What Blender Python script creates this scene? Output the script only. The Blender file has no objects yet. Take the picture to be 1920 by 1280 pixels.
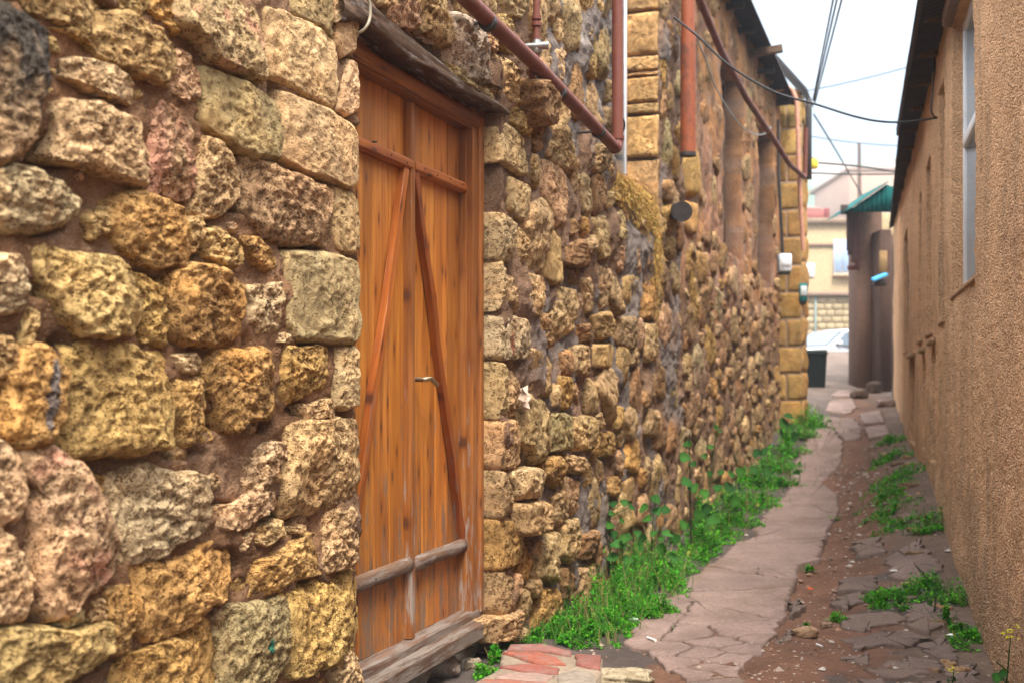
import bpy, math, random
import numpy as np
from mathutils import Matrix, Vector
R = math.radians
rng = np.random.default_rng(7)
random.seed(7)
SC = bpy.context.scene
COL = SC.collection

# ------------------------------------------------------------------ camera, sky, sun, exposure
F = 2133.33          # focal length in photo pixels (40 mm on a 36 mm sensor, 1920 px wide)
CZ = 1.10            # camera height above the near ground
HY = 715.0           # photo row of the horizon
cam_d = bpy.data.cameras.new("camera")
cam = bpy.data.objects.new("camera", cam_d); COL.objects.link(cam)
cam.location = (0, 0, CZ); cam.rotation_euler = (R(90), 0, 0)
cam_d.lens = 40; cam_d.sensor_width = 36; cam_d.shift_y = (HY - 640) / 1920
cam_d.clip_start = 0.05; cam_d.clip_end = 3000
cam_d.dof.use_dof = True; cam_d.dof.focus_distance = 3.9; cam_d.dof.aperture_fstop = 3.6
SC.camera = cam
HAZE = True

SUN_EL, SUN_AZ = 60, 170      # azimuth measured clockwise from +Y (the camera looks to +Y)
world = bpy.data.worlds.new("World"); SC.world = world; world.use_nodes = True
nt = world.node_tree; nt.nodes.clear()
wo = nt.nodes.new('ShaderNodeOutputWorld'); bg = nt.nodes.new('ShaderNodeBackground')
sky = nt.nodes.new('ShaderNodeTexSky'); sky.sky_type = 'NISHITA'; sky.sun_disc = False
sky.sun_elevation = R(SUN_EL); sky.sun_rotation = R(SUN_AZ); sky.dust_density = 3.0; sky.air_density = 1.0
tc = nt.nodes.new('ShaderNodeTexCoord'); mp = nt.nodes.new('ShaderNodeMapping'); mp.inputs['Scale'].default_value = (1.2, 1.2, 4.0)
nz = nt.nodes.new('ShaderNodeTexNoise'); nz.inputs['Scale'].default_value = 2.2; nz.inputs['Detail'].default_value = 5
rp = nt.nodes.new('ShaderNodeMapRange'); rp.inputs[1].default_value = .35; rp.inputs[2].default_value = .68
rp.inputs[3].default_value = .80; rp.inputs[4].default_value = .99
mx = nt.nodes.new('ShaderNodeMix'); mx.data_type = 'RGBA'

sx_ = nt.nodes.new('ShaderNodeSeparateXYZ'); nt.links.new(tc.outputs['Generated'], sx_.inputs[0])
cr = nt.nodes.new('ShaderNodeValToRGB'); nt.links.new(sx_.outputs[2], cr.inputs[0])
e_ = cr.color_ramp.elements; e_[0].position = 0.0; e_[0].color = (.054, .071, .086, 1); e_[1].position = 1.0; e_[1].color = (1, 1, 1, 1)
for p_, c_ in ((.16, (.060, .080, .096, 1)), (.24, (.082, .099, .112, 1)), (.32, (.128, .136, .141, 1)), (.6, (.60, .61, .62, 1))): q_ = e_.new(p_); q_.color = c_
vm = nt.nodes.new('ShaderNodeVectorMath'); vm.operation = 'SCALE'; nt.links.new(cr.outputs[0], vm.inputs[0]); vm.inputs['Scale'].default_value = 15.5
nt.links.new(vm.outputs[0], mx.inputs[7])
nt.links.new(tc.outputs['Generated'], mp.inputs[0]); nt.links.new(mp.outputs[0], nz.inputs['Vector'])
nt.links.new(nz.outputs['Fac'], rp.inputs[0]); nt.links.new(rp.outputs[0], mx.inputs[0])
nt.links.new(sky.outputs[0], mx.inputs[6]); nt.links.new(mx.outputs[2], bg.inputs[0])
nt.links.new(bg.outputs[0], wo.inputs[0]); bg.inputs[1].default_value = 0.148

sd = bpy.data.lights.new("sun", 'SUN'); sun = bpy.data.objects.new("sun", sd); COL.objects.link(sun)
sd.energy = 1.9; sd.angle = R(16); sd.color = (1.0, .93, .82)
az = R(SUN_AZ); el = R(SUN_EL)
sdir = Vector((math.sin(az) * math.cos(el), math.cos(az) * math.cos(el), math.sin(el)))
sun.rotation_euler = sdir.to_track_quat('Z', 'Y').to_euler(); sun.location = (0, 0, 20)
SC.view_settings.view_transform = 'Standard'; SC.view_settings.look = 'None'
SC.view_settings.exposure = 1.8; SC.view_settings.gamma = 1
SC.view_settings.use_curve_mapping = False
SC.cycles.use_denoising = True
SC.cycles.max_bounces = 6; SC.cycles.diffuse_bounces = 3; SC.cycles.transparent_max_bounces = 8
SC.cycles.sample_clamp_indirect = 8

# ------------------------------------------------------------------ numeric noise
_p = np.random.default_rng(3).permutation(256); _p = np.concatenate([_p, _p, _p])
_g = np.array([[1,1,0],[-1,1,0],[1,-1,0],[-1,-1,0],[1,0,1],[-1,0,1],[1,0,-1],[-1,0,-1],[0,1,1],[0,-1,1],[0,1,-1],[0,-1,-1],[1,1,0],[-1,1,0],[0,-1,1],[0,-1,-1]], float)
def perlin(x, y, z):
    x, y, z = np.broadcast_arrays(np.asarray(x, float), np.asarray(y, float), np.asarray(z, float))
    xi = np.floor(x).astype(int); yi = np.floor(y).astype(int); zi = np.floor(z).astype(int)
    xf = x - xi; yf = y - yi; zf = z - zi
    xi &= 255; yi &= 255; zi &= 255
    u = xf**3*(xf*(xf*6-15)+10); v = yf**3*(yf*(yf*6-15)+10); w = zf**3*(zf*(zf*6-15)+10)
    def gr(i, j, k, a, b, c):
        h = _p[_p[_p[xi+i]+yi+j]+zi+k] & 15
        g = _g[h]
        return g[..., 0]*a + g[..., 1]*b + g[..., 2]*c
    def L(t, a, b): return a + t*(b-a)
    return L(w, L(v, L(u, gr(0,0,0,xf,yf,zf), gr(1,0,0,xf-1,yf,zf)), L(u, gr(0,1,0,xf,yf-1,zf), gr(1,1,0,xf-1,yf-1,zf))),
                L(v, L(u, gr(0,0,1,xf,yf,zf-1), gr(1,0,1,xf-1,yf,zf-1)), L(u, gr(0,1,1,xf,yf-1,zf-1), gr(1,1,1,xf-1,yf-1,zf-1))))
def fbm(x, y, z, oc=4, gain=.5):
    s = 0; a = 1; f = 1
    for i in range(oc):
        s = s + a*perlin(x*f+i*17.3, y*f+i*5.1, z*f+i*9.7); a *= gain; f *= 2.03
    return s
def ridg(x, y, z, oc=3):
    s = 0; a = 1; f = 1
    for i in range(oc):
        s = s + a*(1-2*np.abs(perlin(x*f+i*7.3, y*f, z*f))); a *= .5; f *= 2.1
    return s
def sstep(a, b, x):
    t = np.clip((x-a)/(b-a), 0, 1); return t*t*(3-2*t)

# ------------------------------------------------------------------ mesh + object helpers
def mesh_np(name, V, quads=None, tris=None, tint=None, mat=None, smooth=True):
    me = bpy.data.meshes.new(name)
    V = np.asarray(V, float).reshape(-1, 3)
    q = np.asarray(quads if quads is not None else [], int).reshape(-1, 4)
    t = np.asarray(tris if tris is not None else [], int).reshape(-1, 3)
    me.vertices.add(len(V)); me.vertices.foreach_set('co', V.ravel())
    loops = np.concatenate([q.ravel(), t.ravel()]).astype(np.int32)
    tot = np.concatenate([np.full(len(q), 4), np.full(len(t), 3)]).astype(np.int32)
    st = np.concatenate([[0], np.cumsum(tot)[:-1]]).astype(np.int32)
    me.loops.add(len(loops)); me.loops.foreach_set('vertex_index', loops)
    me.polygons.add(len(tot)); me.polygons.foreach_set('loop_start', st); me.polygons.foreach_set('loop_total', tot)
    me.polygons.foreach_set('use_smooth', np.full(len(tot), smooth))
    me.update(calc_edges=True)
    if tint is not None:
        a = me.color_attributes.new('tint', 'FLOAT_COLOR', 'POINT')
        c = np.asarray(tint, float)
        if c.ndim == 1: c = np.tile(c, (len(V), 1))
        if c.shape[1] == 3: c = np.concatenate([c, np.ones((len(c), 1))], 1)
        a.data.foreach_set('color', c.ravel().astype(np.float32))
    if mat: me.materials.append(mat)
    return me
def link(name, me, parent=None, center=True, label=None, cat=None, group=None, kind=None):
    if center and me is not None and len(me.vertices):
        n = len(me.vertices); co = np.empty(n*3, np.float32); me.vertices.foreach_get('co', co); co = co.reshape(-1, 3)
        c = (co.min(0)+co.max(0))/2
        if parent is None: c[2] = co[:, 2].min()
        co -= c; me.vertices.foreach_set('co', co.ravel()); me.update()
    else: c = (0, 0, 0)
    o = bpy.data.objects.new(name, me); COL.objects.link(o); o.location = [float(v) for v in c]
    if parent is not None: 
        o.parent = parent
        if parent.type == 'MESH':
            o.location = Vector(o.location) - Vector(parent['c0']) if 'c0' in parent else o.location
    if parent is not None and me is not None: o['c0'] = [float(v) for v in c]
    tag(o, label, cat, group, kind); return o
def tag(o, label=None, cat=None, group=None, kind=None):
    if label: o['label'] = label
    if cat: o['category'] = cat
    if group: o['group'] = group
    if kind: o['kind'] = kind
    return o
def thing(name, loc, label, cat, group=None, rz=0, kind=None):
    o = bpy.data.objects.new(name, None); COL.objects.link(o); o.location = loc; o.rotation_euler = (0, 0, rz)
    o.empty_display_size = .1
    return tag(o, label, cat, group, kind)
class MB:
    """collects simple shapes into one mesh"""
    def __init__(s): s.V = []; s.Q = []; s.T = []; s.C = []; s.n = 0
    def add(s, V, Q=None, T=None, c=(1, 1, 1, 1)):
        V = np.asarray(V, float).reshape(-1, 3); s.V.append(V)
        if Q is not None and len(Q): s.Q.append(np.asarray(Q, int).reshape(-1, 4)+s.n)
        if T is not None and len(T): s.T.append(np.asarray(T, int).reshape(-1, 3)+s.n)
        c = np.asarray(c, float)
        if c.ndim == 1:
            c = np.tile(c, (len(V), 1))
        if c.shape[1] == 3: c = np.concatenate([c, np.ones((len(c), 1))], 1)
        s.C.append(c); s.n += len(V); return s
    def box(s, x0, x1, y0, y1, z0, z1, c=(1, 1, 1, 1), b=.003):
        lo = np.array([x0, y0, z0], float); hi = np.array([x1, y1, z1], float)
        lo, hi = np.minimum(lo, hi), np.maximum(lo, hi)
        b = min(b, .45*min(hi-lo)); V = []
        for k in range(3):           # chamfered box: 24 verts
            for sx in (0, 1):
                for sy in (0, 1):
                    for sz in (0, 1):
                        sg = (sx, sy, sz); v = []
                        for a in range(3):
                            e = hi[a] if sg[a] else lo[a]
                            if a != k: e += (-b if sg[a] else b)
                            v.append(e)
                        V.append(v)
        def idx(k, sx, sy, sz): return k*8+sx*4+sy*2+sz
        Q = []; T = []
        for k in range(3):
            a, bb = [i for i in range(3) if i != k]
            for sgn in (0, 1):
                def g(i, j):
                    q = [0, 0, 0]; q[k] = sgn; q[a] = i; q[bb] = j; return idx(k, *q)
                f = [g(0, 0), g(1, 0), g(1, 1), g(0, 1)]
                if (sgn == 1) != ((a, bb) in ((0, 1), (1, 2))): f = f[::-1]
                Q.append(f)
        for k in range(3):           # edges along axis k join faces of the two other axes
            a, bb = [i for i in range(3) if i != k]
            for i in (0, 1):
                for j in (0, 1):
                    def p(ax, t):
                        q = [0, 0, 0]; q[a] = i; q[bb] = j; q[k] = t; return idx(ax, *q)
                    Q.append([p(a, 0), p(a, 1), p(bb, 1), p(bb, 0)])
        for sx in (0, 1):
            for sy in (0, 1):
                for sz in (0, 1): T.append([idx(0, sx, sy, sz), idx(1, sx, sy, sz), idx(2, sx, sy, sz)])
        s.add(V, Q, T, c); return s
    def tube(s, pts, r, n=12, c=(1, 1, 1, 1), cap=True):
        pts = [Vector(p) for p in pts]; m = len(pts); rr = r if hasattr(r, '__len__') else [r]*m
        V = []; up = None
        for i, p in enumerate(pts):
            d = ((pts[min(i+1, m-1)]-p).normalized()+(p-pts[max(i-1, 0)]).normalized()).normalized()
            if up is None:
                up = Vector((0, 0, 1)) if abs(d.z) < .9 else Vector((1, 0, 0))
            a = (up - d*up.dot(d)).normalized(); b = d.cross(a); up = a
            for k in range(n):
                t = 2*math.pi*k/n; V.append(p+(a*math.cos(t)+b*math.sin(t))*rr[i])
        Q = [[i*n+k, i*n+(k+1) % n, (i+1)*n+(k+1) % n, (i+1)*n+k] for i in range(m-1) for k in range(n)]
        T = []
        if cap:
            m0 = len(V); V += V[:n]+V[(m-1)*n:m*n]+[pts[0], pts[-1]]; a, b = len(V)-2, len(V)-1
            for k in range(n):
                T.append([a, m0+(k+1) % n, m0+k]); T.append([b, m0+n+k, m0+n+(k+1) % n])
        s.add([tuple(v) for v in V], Q, T, c); return s
    def mesh(s, name, mat, smooth=True):
        me = mesh_np(name, np.concatenate(s.V), np.concatenate(s.Q) if s.Q else None, np.concatenate(s.T) if s.T else None, np.concatenate(s.C), mat, smooth)
        return me
    def obj(s, name, mat, parent=None, smooth=True, fix=True, **k):
        me = s.mesh(name, mat, smooth)
        if fix:
            import bmesh
            bm = bmesh.new(); bm.from_mesh(me); bmesh.ops.recalc_face_normals(bm, faces=bm.faces); bm.to_mesh(me); bm.free()
            for p in me.polygons: p.use_smooth = smooth
        return link(name, me, parent, **k)
def bend(pts, rad=.05, n=5):
    """round the corners of a polyline"""
    pts = [Vector(p) for p in pts]; out = [pts[0]]
    for i in range(1, len(pts)-1):
        a = (pts[i-1]-pts[i]).normalized(); b = (pts[i+1]-pts[i]).normalized()
        p0 = pts[i]+a*rad; p1 = pts[i]+b*rad
        for k in range(n+1):
            t = k/n; out.append(p0*(1-t)**2+pts[i]*2*t*(1-t)+p1*t*t)
    out.append(pts[-1]); return out

# ------------------------------------------------------------------ materials
class NT:
    def __init__(s, name):
        s.m = bpy.data.materials.new(name); s.m.use_nodes = True; s.t = s.m.node_tree; s.t.nodes.clear()
        s.out = s.t.nodes.new('ShaderNodeOutputMaterial'); s.b = s.t.nodes.new('ShaderNodeBsdfPrincipled')
        s.t.links.new(s.b.outputs[0], s.out.inputs[0])
    def n(s, ty, **k):
        nd = s.t.nodes.new(ty)
        for a, v in k.items():
            if a.startswith('_'): setattr(nd, a[1:], v)
            else:
                i = nd.inputs[a.replace('__', ' ')]
                if hasattr(v, 'is_output') or isinstance(v, bpy.types.NodeSocket): s.t.links.new(v, i)
                else: i.default_value = v
        return nd
    def lk(s, a, b): s.t.links.new(a, b)
    def math(s, op, a, b=0.0, clamp=False):
        nd = s.t.nodes.new('ShaderNodeMath'); nd.operation = op; nd.use_clamp = clamp
        for i, v in enumerate((a, b)):
            if isinstance(v, bpy.types.NodeSocket): s.lk(v, nd.inputs[i])
            else: nd.inputs[i].default_value = v
        return nd.outputs[0]
    def mr(s, v, a, b, c, d):
        nd = s.t.nodes.new('ShaderNodeMapRange'); s.lk(v, nd.inputs[0])
        for i, x in enumerate((a, b, c, d)):
            if isinstance(x, bpy.types.NodeSocket): s.lk(x, nd.inputs[i+1])
            else: nd.inputs[i+1].default_value = x
        return nd.outputs[0]
    def mix(s, f, a, b, mode='MIX'):
        nd = s.t.nodes.new('ShaderNodeMix'); nd.data_type = 'RGBA'; nd.blend_type = mode
        for i, v in ((0, f), (6, a), (7, b)):
            if isinstance(v, bpy.types.NodeSocket): s.lk(v, nd.inputs[i])
            else: nd.inputs[i].default_value = v if i == 0 else (tuple(v)+(1,) if len(v) == 3 else v)
        return nd.outputs[2]
    def noise(s, vec, scale, detail=5, rough=.55, dist=0):
        nd = s.t.nodes.new('ShaderNodeTexNoise'); s.lk(vec, nd.inputs['Vector']); nd.inputs['Scale'].default_value = scale
        nd.inputs['Detail'].default_value = detail; nd.inputs['Roughness'].default_value = rough; nd.inputs['Distortion'].default_value = dist
        return nd.outputs['Fac']
    def voro(s, vec, scale, feat='F1'):
        nd = s.t.nodes.new('ShaderNodeTexVoronoi'); nd.feature = feat; s.lk(vec, nd.inputs['Vector']); nd.inputs['Scale'].default_value = scale
        return nd.outputs['Distance']
    def pos(s): return s.t.nodes.new('ShaderNodeNewGeometry').outputs['Position']
    def objc(s): return s.t.nodes.new('ShaderNodeTexCoord').outputs['Object']
    def tint(s):
        nd = s.t.nodes.new('ShaderNodeAttribute'); nd.attribute_name = 'tint'; return nd
    def mapping(s, vec, scale=(1, 1, 1), loc=None):
        nd = s.t.nodes.new('ShaderNodeMapping'); s.lk(vec, nd.inputs[0]); nd.inputs['Scale'].default_value = scale
        if loc is not None: s.lk(loc, nd.inputs['Location'])
        return nd.outputs[0]
    def bump(s, h, strength=.5, dist=.01, normal=None):
        nd = s.t.nodes.new('ShaderNodeBump'); s.lk(h, nd.inputs['Height']); nd.inputs['Strength'].default_value = strength
        nd.inputs['Distance'].default_value = dist
        if normal is not None: s.lk(normal, nd.inputs['Normal'])
        return nd.outputs[0]
    def fin(s, col, rough=.9, normal=None, metal=0, spec=None):
        for k, v in (('Base Color', col), ('Roughness', rough), ('Metallic', metal)):
            if isinstance(v, bpy.types.NodeSocket): s.lk(v, s.b.inputs[k])
            else: s.b.inputs[k].default_value = v if k != 'Base Color' else (tuple(v)+(1,) if len(v) == 3 else v)
        if normal is not None: s.lk(normal, s.b.inputs['Normal'])
        if spec is not None: s.b.inputs['Specular IOR Level'].default_value = spec
        return s.m

def mat_stone():
    k = NT('porous_limestone'); P = k.pos(); T = k.tint(); pit = T.outputs['Alpha']
    n1 = k.noise(P, 9, 6, .6); n2 = k.noise(P, 38, 5, .65); n3 = k.noise(P, 160, 3, .6)
    v = k.voro(k.mapping(P, (1, 1, 1.25)), 125); v2 = k.voro(P, 48); v3 = k.voro(P, 230)
    thr = k.math('MULTIPLY', k.mr(n2, .36, .62, .10, .55), pit)
    hole = k.mr(k.math('SUBTRACT', thr, v), -.05, .12, 0, 1)
    hole = k.math('MAXIMUM', hole, k.math('MULTIPLY', k.mr(k.math('SUBTRACT', thr, v3), -.1, .1, 0, .6), 1))
    big = k.math('MULTIPLY', k.mr(k.math('SUBTRACT', k.mr(n1, .38, .62, .0, .40), v2), -.04, .1, 0, 1), pit)
    H = k.math('MAXIMUM', hole, big)
    c = k.mix(k.mr(n1, .3, .7, 0, 1), k.mix(1, T.outputs['Color'], (.72, .66, .60), 'MULTIPLY'), k.mix(1, T.outputs['Color'], (1.16, 1.16, 1.12), 'MULTIPLY'))
    c = k.mix(k.mr(n2, .42, .66, 0, .55), c, k.mix(1, c, (.62, .5, .38), 'MULTIPLY'))
    c = k.mix(k.mr(n3, .48, .68, 0, .35), c, k.mix(1, c, (1.25, 1.25, 1.22), 'MULTIPLY'))
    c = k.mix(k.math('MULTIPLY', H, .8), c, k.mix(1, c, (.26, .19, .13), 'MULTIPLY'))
    h = k.math('SUBTRACT', k.math('ADD', k.math('MULTIPLY', n2, .65), k.math('MULTIPLY', n3, .5)), k.math('MULTIPLY', H, 1.25))
    return k.fin(c, .95, k.bump(h, 1.0, .008), spec=.2)
def mat_mortar():
    k = NT('mortar'); P = k.pos(); T = k.tint()
    n1 = k.noise(P, 5, 6, .6); n2 = k.noise(P, 40, 6, .7); n3 = k.noise(P, 170, 3, .7)
    v = k.voro(P, 60)
    c = k.mix(k.mr(n1, .3, .7, 0, 1), k.mix(1, T.outputs['Color'], (.7, .66, .62), 'MULTIPLY'), k.mix(1, T.outputs['Color'], (1.2, 1.18, 1.15), 'MULTIPLY'))
    c = k.mix(k.mr(n3, .45, .62, 0, .6), c, k.mix(1, c, (1.6, 1.55, 1.48), 'MULTIPLY'))
    v5 = k.voro(P, 95); c = k.mix(k.math('MULTIPLY', k.mr(v5, .16, .24, 1, 0), k.mr(n2, .45, .55, 0, 1)), c, (.42, .31, .21))
    c = k.mix(k.mr(n2, .5, .72, 0, .6), c, k.mix(1, c, (.5, .45, .4), 'MULTIPLY'))
    h = k.math('ADD', k.math('MULTIPLY', n2, 1.3), k.math('ADD', k.math('MULTIPLY', n3, .8), k.mr(v, 0, .3, .6, 0)))
    return k.fin(c, .97, k.bump(h, 1, .013), spec=.15)
def mat_wood(name, base, dark, rough=.5, grey=.15, greycol=(.3, .27, .24), spec=.4, bstr=.3):
    k = NT(name); O = k.objc(); T = k.tint()
    rnd = k.t.nodes.new('ShaderNodeObjectInfo').outputs['Random']
    cb = k.n('ShaderNodeCombineXYZ'); k.lk(k.math('MULTIPLY', rnd, 31), cb.inputs[0]); k.lk(k.math('MULTIPLY', rnd, 57), cb.inputs[2]); k.lk(k.math('MULTIPLY', rnd, 13), cb.inputs[1])
    v = k.mapping(O, (1, 1, 1), cb.outputs[0])
    g = k.noise(k.mapping(v, (38, 38, 1.6)), 1, 5, .6, .6); g2 = k.noise(k.mapping(v, (150, 150, 5)), 1, 4, .6)
    n0 = k.noise(k.mapping(v, (5, 5, 1.3)), 1, 3, .5)
    sp = k.n('ShaderNodeSeparateXYZ'); k.lk(k.mapping(v, (13, 1, 3.4)), sp.inputs[0]); c2 = k.n('ShaderNodeCombineXYZ'); k.lk(sp.outputs[0], c2.inputs[0]); k.lk(sp.outputs[2], c2.inputs[1])
    vn = k.t.nodes.new('ShaderNodeTexVoronoi'); vn.voronoi_dimensions = '2D'; k.lk(c2.outputs[0], vn.inputs['Vector']); vn.inputs['Scale'].default_value = 1; kn = vn.outputs['Distance']
    knot = k.mr(kn, .035, .10, 1, 0); ring = k.mr(kn, .08, .26, .5, 0)
    c = k.mix(k.mr(g, .3, .72, 0, 1), base, dark)
    c = k.mix(k.mr(g2, .45, .75, 0, .45), c, k.mix(1, c, (.55, .42, .35), 'MULTIPLY'))
    c = k.mix(k.mr(n0, .35, .65, 0, 1), k.mix(1, c, (.8, .72, .62), 'MULTIPLY'), k.mix(1, c, (1.15, 1.12, 1.05), 'MULTIPLY'))
    c = k.mix(ring, c, k.mix(1, c, (.6, .42, .3), 'MULTIPLY'))
    c = k.mix(k.math('MULTIPLY', knot, .85), c, (.05, .018, .008))
    c = k.mix(1, c, T.outputs['Color'], 'MULTIPLY')
    P = k.pos(); sx = k.n('ShaderNodeSeparateXYZ'); k.lk(P, sx.inputs[0])
    low = k.mr(sx.outputs[2], .2, 1.35, .17, 0.0)
    wn = k.noise(k.mapping(v, (40, 40, 5)), 1, 6, .75)
    gm = k.mr(k.math('ADD', wn, low), .66 - grey*.3, .76 - grey*.3, 0, .8)
    c = k.mix(gm, c, greycol)
    r = k.mr(gm, 0, 1, rough, .9)
    h = k.math('SUBTRACT', k.math('ADD', g2, k.math('MULTIPLY', g, .6)), k.math('MULTIPLY', gm, .7))
    return k.fin(c, r, k.bump(h, bstr, .003), spec=spec)
def mat_plain(name, col, rough=.6, metal=0, nscale=30, amp=.25, bstr=.15, spec=None, tinted=False, dirt=None, dscale=8, damt=.5):
    k = NT(name); P = k.pos(); n = k.noise(P, nscale, 5, .6); n2 = k.noise(P, dscale, 6, .65)
    base = k.tint().outputs['Color'] if tinted else None
    if base is None:
        rgb = k.n('ShaderNodeRGB'); rgb.outputs[0].default_value = tuple(col)+(1,); base = rgb.outputs[0]
    c = k.mix(k.mr(n, .3, .7, 0, 1), k.mix(1, base, (1-amp,)*3, 'MULTIPLY'), k.mix(1, base, (1+amp,)*3, 'MULTIPLY'))
    if dirt: c = k.mix(k.mr(n2, .48, .66, 0, damt), c, dirt)
    return k.fin(c, rough, k.bump(n, bstr, .004), metal, spec)
def mat_stucco():
    k = NT('rough_stucco'); P = k.pos(); T = k.tint()
    n1 = k.noise(P, 2.2, 5, .6); n2 = k.noise(P, 80, 3, .6, 0); n3 = k.noise(P, 200, 2, .6); v = k.voro(P, 105)
    c = k.mix(k.mr(n1, .3, .7, 0, 1), k.mix(1, T.outputs['Color'], (.93, .9, .86), 'MULTIPLY'), k.mix(1, T.outputs['Color'], (1.1, 1.09, 1.07), 'MULTIPLY'))
    c = k.mix(k.mr(v, .48, .75, 0, .6), c, k.mix(1, c, (.45, .35, .28), 'MULTIPLY')); c = k.mix(k.mr(n2, .36, .46, .35, 0), c, k.mix(1, c, (.5, .4, .33), 'MULTIPLY'))
    c = k.mix(k.mr(n3, .5, .72, 0, .4), c, (.85, .64, .45))
    h = k.math('ADD', k.math('MULTIPLY', n2, .7), k.math('ADD', k.mr(v, 0, .7, 1.6, 0), k.math('MULTIPLY', n3, .3)))
    return k.fin(c, .95, k.bump(h, 1, .009), spec=.15)
def mat_ground():
    k = NT('ground'); P = k.pos(); T = k.tint()
    n1 = k.noise(P, 3, 6, .6); n2 = k.noise(P, 26, 6, .7); n3 = k.noise(P, 110, 4, .7); v = k.voro(P, 42); v2 = k.voro(P, 95)
    c = k.mix(k.mr(n1, .3, .7, 0, 1), k.mix(1, T.outputs['Color'], (.66, .64, .62), 'MULTIPLY'), k.mix(1, T.outputs['Color'], (1.2, 1.18, 1.16), 'MULTIPLY'))
    c = k.mix(k.mr(n2, .45, .7, 0, .6), c, k.mix(1, c, (.55, .5, .46), 'MULTIPLY'))
    c = k.mix(k.mr(n3, .55, .72, 0, .5), c, k.mix(1, c, (1.7, 1.65, 1.6), 'MULTIPLY'))
    chip = k.math('MULTIPLY', k.mr(v, .07, .1, 1, 0), k.mr(k.noise(P, 9, 2), .5, .6, 0, 1))
    c = k.mix(k.math('MULTIPLY', chip, .8), c, (.42, .36, .32))
    h = k.math('ADD', k.math('MULTIPLY', n2, 1.2), k.math('ADD', k.math('MULTIPLY', n3, .6), k.math('MULTIPLY', chip, .6)))
    return k.fin(c, .9, k.bump(h, .8, .01), spec=.25)
def mat_slab():
    k = NT('worn_concrete'); P = k.pos(); T = k.tint()
    n1 = k.noise(P, 4, 6, .6); n2 = k.noise(P, 45, 5, .7); v = k.voro(P, 30); v2 = k.voro(P, 75)
    c = k.mix(k.mr(n1, .3, .7, 0, 1), k.mix(1, T.outputs['Color'], (.78, .74, .72), 'MULTIPLY'), k.mix(1, T.outputs['Color'], (1.14, 1.13, 1.12), 'MULTIPLY'))
    c = k.mix(k.mr(n2, .46, .7, 0, .7), c, k.mix(1, c, (.5, .44, .4), 'MULTIPLY'))
    n4 = k.noise(P, 2.1, 7, .7); c = k.mix(k.mr(n4, .5, .64, 0, .75), c, (.15, .098, .07))
    chip = k.mr(v, .06, .085, .9, 0); chip2 = k.mr(v2, .1, .16, .5, 0)
    c = k.mix(chip2, c, k.mix(1, c, (1.35, 1.35, 1.35), 'MULTIPLY')); c = k.mix(chip, c, (.55, .5, .46))
    h = k.math('ADD', n2, k.math('MULTIPLY', n1, .7))
    return k.fin(c, .85, k.bump(h, .8, .007), spec=.3)
def mat_leaf():
    k = NT('leaf'); P = k.pos(); T = k.tint()
    n = k.noise(P, 14, 3)
    c = k.mix(k.mr(n, .3, .7, 0, 1), k.mix(1, T.outputs['Color'], (.75, .8, .75), 'MULTIPLY'), k.mix(1, T.outputs['Color'], (1.2, 1.15, 1.1), 'MULTIPLY'))
    k.fin(c, .7, spec=.12)
    tr = k.n('ShaderNodeBsdfTranslucent'); k.lk(c, tr.inputs[0]); ms = k.n('ShaderNodeMixShader'); ms.inputs[0].default_value = .35
    k.lk(k.b.outputs[0], ms.inputs[1]); k.lk(tr.outputs[0], ms.inputs[2]); k.lk(ms.outputs[0], k.out.inputs[0])
    return k.m
def mat_rust(name, paint, rust, amt=.5):
    k = NT(name); P = k.pos(); n = k.noise(k.mapping(P, (1, 1, .5)), 14, 7, .7); n2 = k.noise(P, 90, 4, .6)
    c = k.mix(k.mr(n, .45, .62, 0, amt), paint, rust)
    c = k.mix(k.mr(n2, .5, .7, 0, .5), c, k.mix(1, c, (.6, .5, .45), 'MULTIPLY'))
    return k.fin(c, k.mr(n, .4, .6, .45, .8), k.bump(k.math('ADD', n, n2), .25, .003), spec=.4)
def mat_glass(name='window_glass', col=(.05, .07, .09)):
    k = NT(name); P = k.pos(); n = k.noise(P, 4, 3)
    return k.fin(k.mix(n, col, tuple(c*1.6 for c in col)), .08, spec=.8)

M = dict(stone=mat_stone(), mortar=mat_mortar(), ground=mat_ground(), slab=mat_slab(), stucco=mat_stucco(), leaf=mat_leaf(), glass=mat_glass())
M['pine'] = mat_wood('varnished_pine', (.57, .24, .045), (.29, .09, .015), .42, .08, (.15, .12, .095), spec=.4)
M['frame'] = mat_wood('dark_varnished_pine', (.29, .115, .03), (.14, .048, .014), .42, .05, spec=.45)
M['grey_wood'] = mat_wood('weathered_wood', (.20, .13, .095), (.10, .062, .045), .85, .2, (.24, .20, .175), spec=.2, bstr=.8)
M['sill_wood'] = mat_wood('worn_sill_wood', (.17, .115, .08), (.09, .056, .04), .85, .2, (.21, .175, .15), spec=.2, bstr=.8)
M['beam'] = mat_wood('old_beam_wood', (.17, .115, .085), (.07, .045, .032), .9, .35, (.34, .29, .26), spec=.15, bstr=1)
M['pipe'] = mat_rust('red_painted_pipe', (.15, .038, .024), (.17, .065, .032), .45)
M['rust'] = mat_rust('rusty_pipe', (.27, .065, .02), (.10, .035, .02), .8)
M['pinkpipe'] = mat_plain('pale_pipe_paint', (.55, .26, .17), .6)
M['iron'] = mat_plain('dark_iron', (.04, .032, .03), .6, .3)
M['steel'] = mat_plain('dull_steel', (.32, .33, .32), .4, .8)
M['brass'] = mat_plain('worn_handle_metal', (.35, .27, .17), .3, .9)
M['cable'] = mat_plain('black_cable', (.02, .02, .022), .6)
M['white'] = mat_plain('white_plastic', (.75, .77, .8), .4, amp=.06)
M['tinted'] = mat_plain('painted_surface', (1, 1, 1), .85, spec=.15, tinted=True, amp=.18, nscale=12, bstr=.3)
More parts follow.
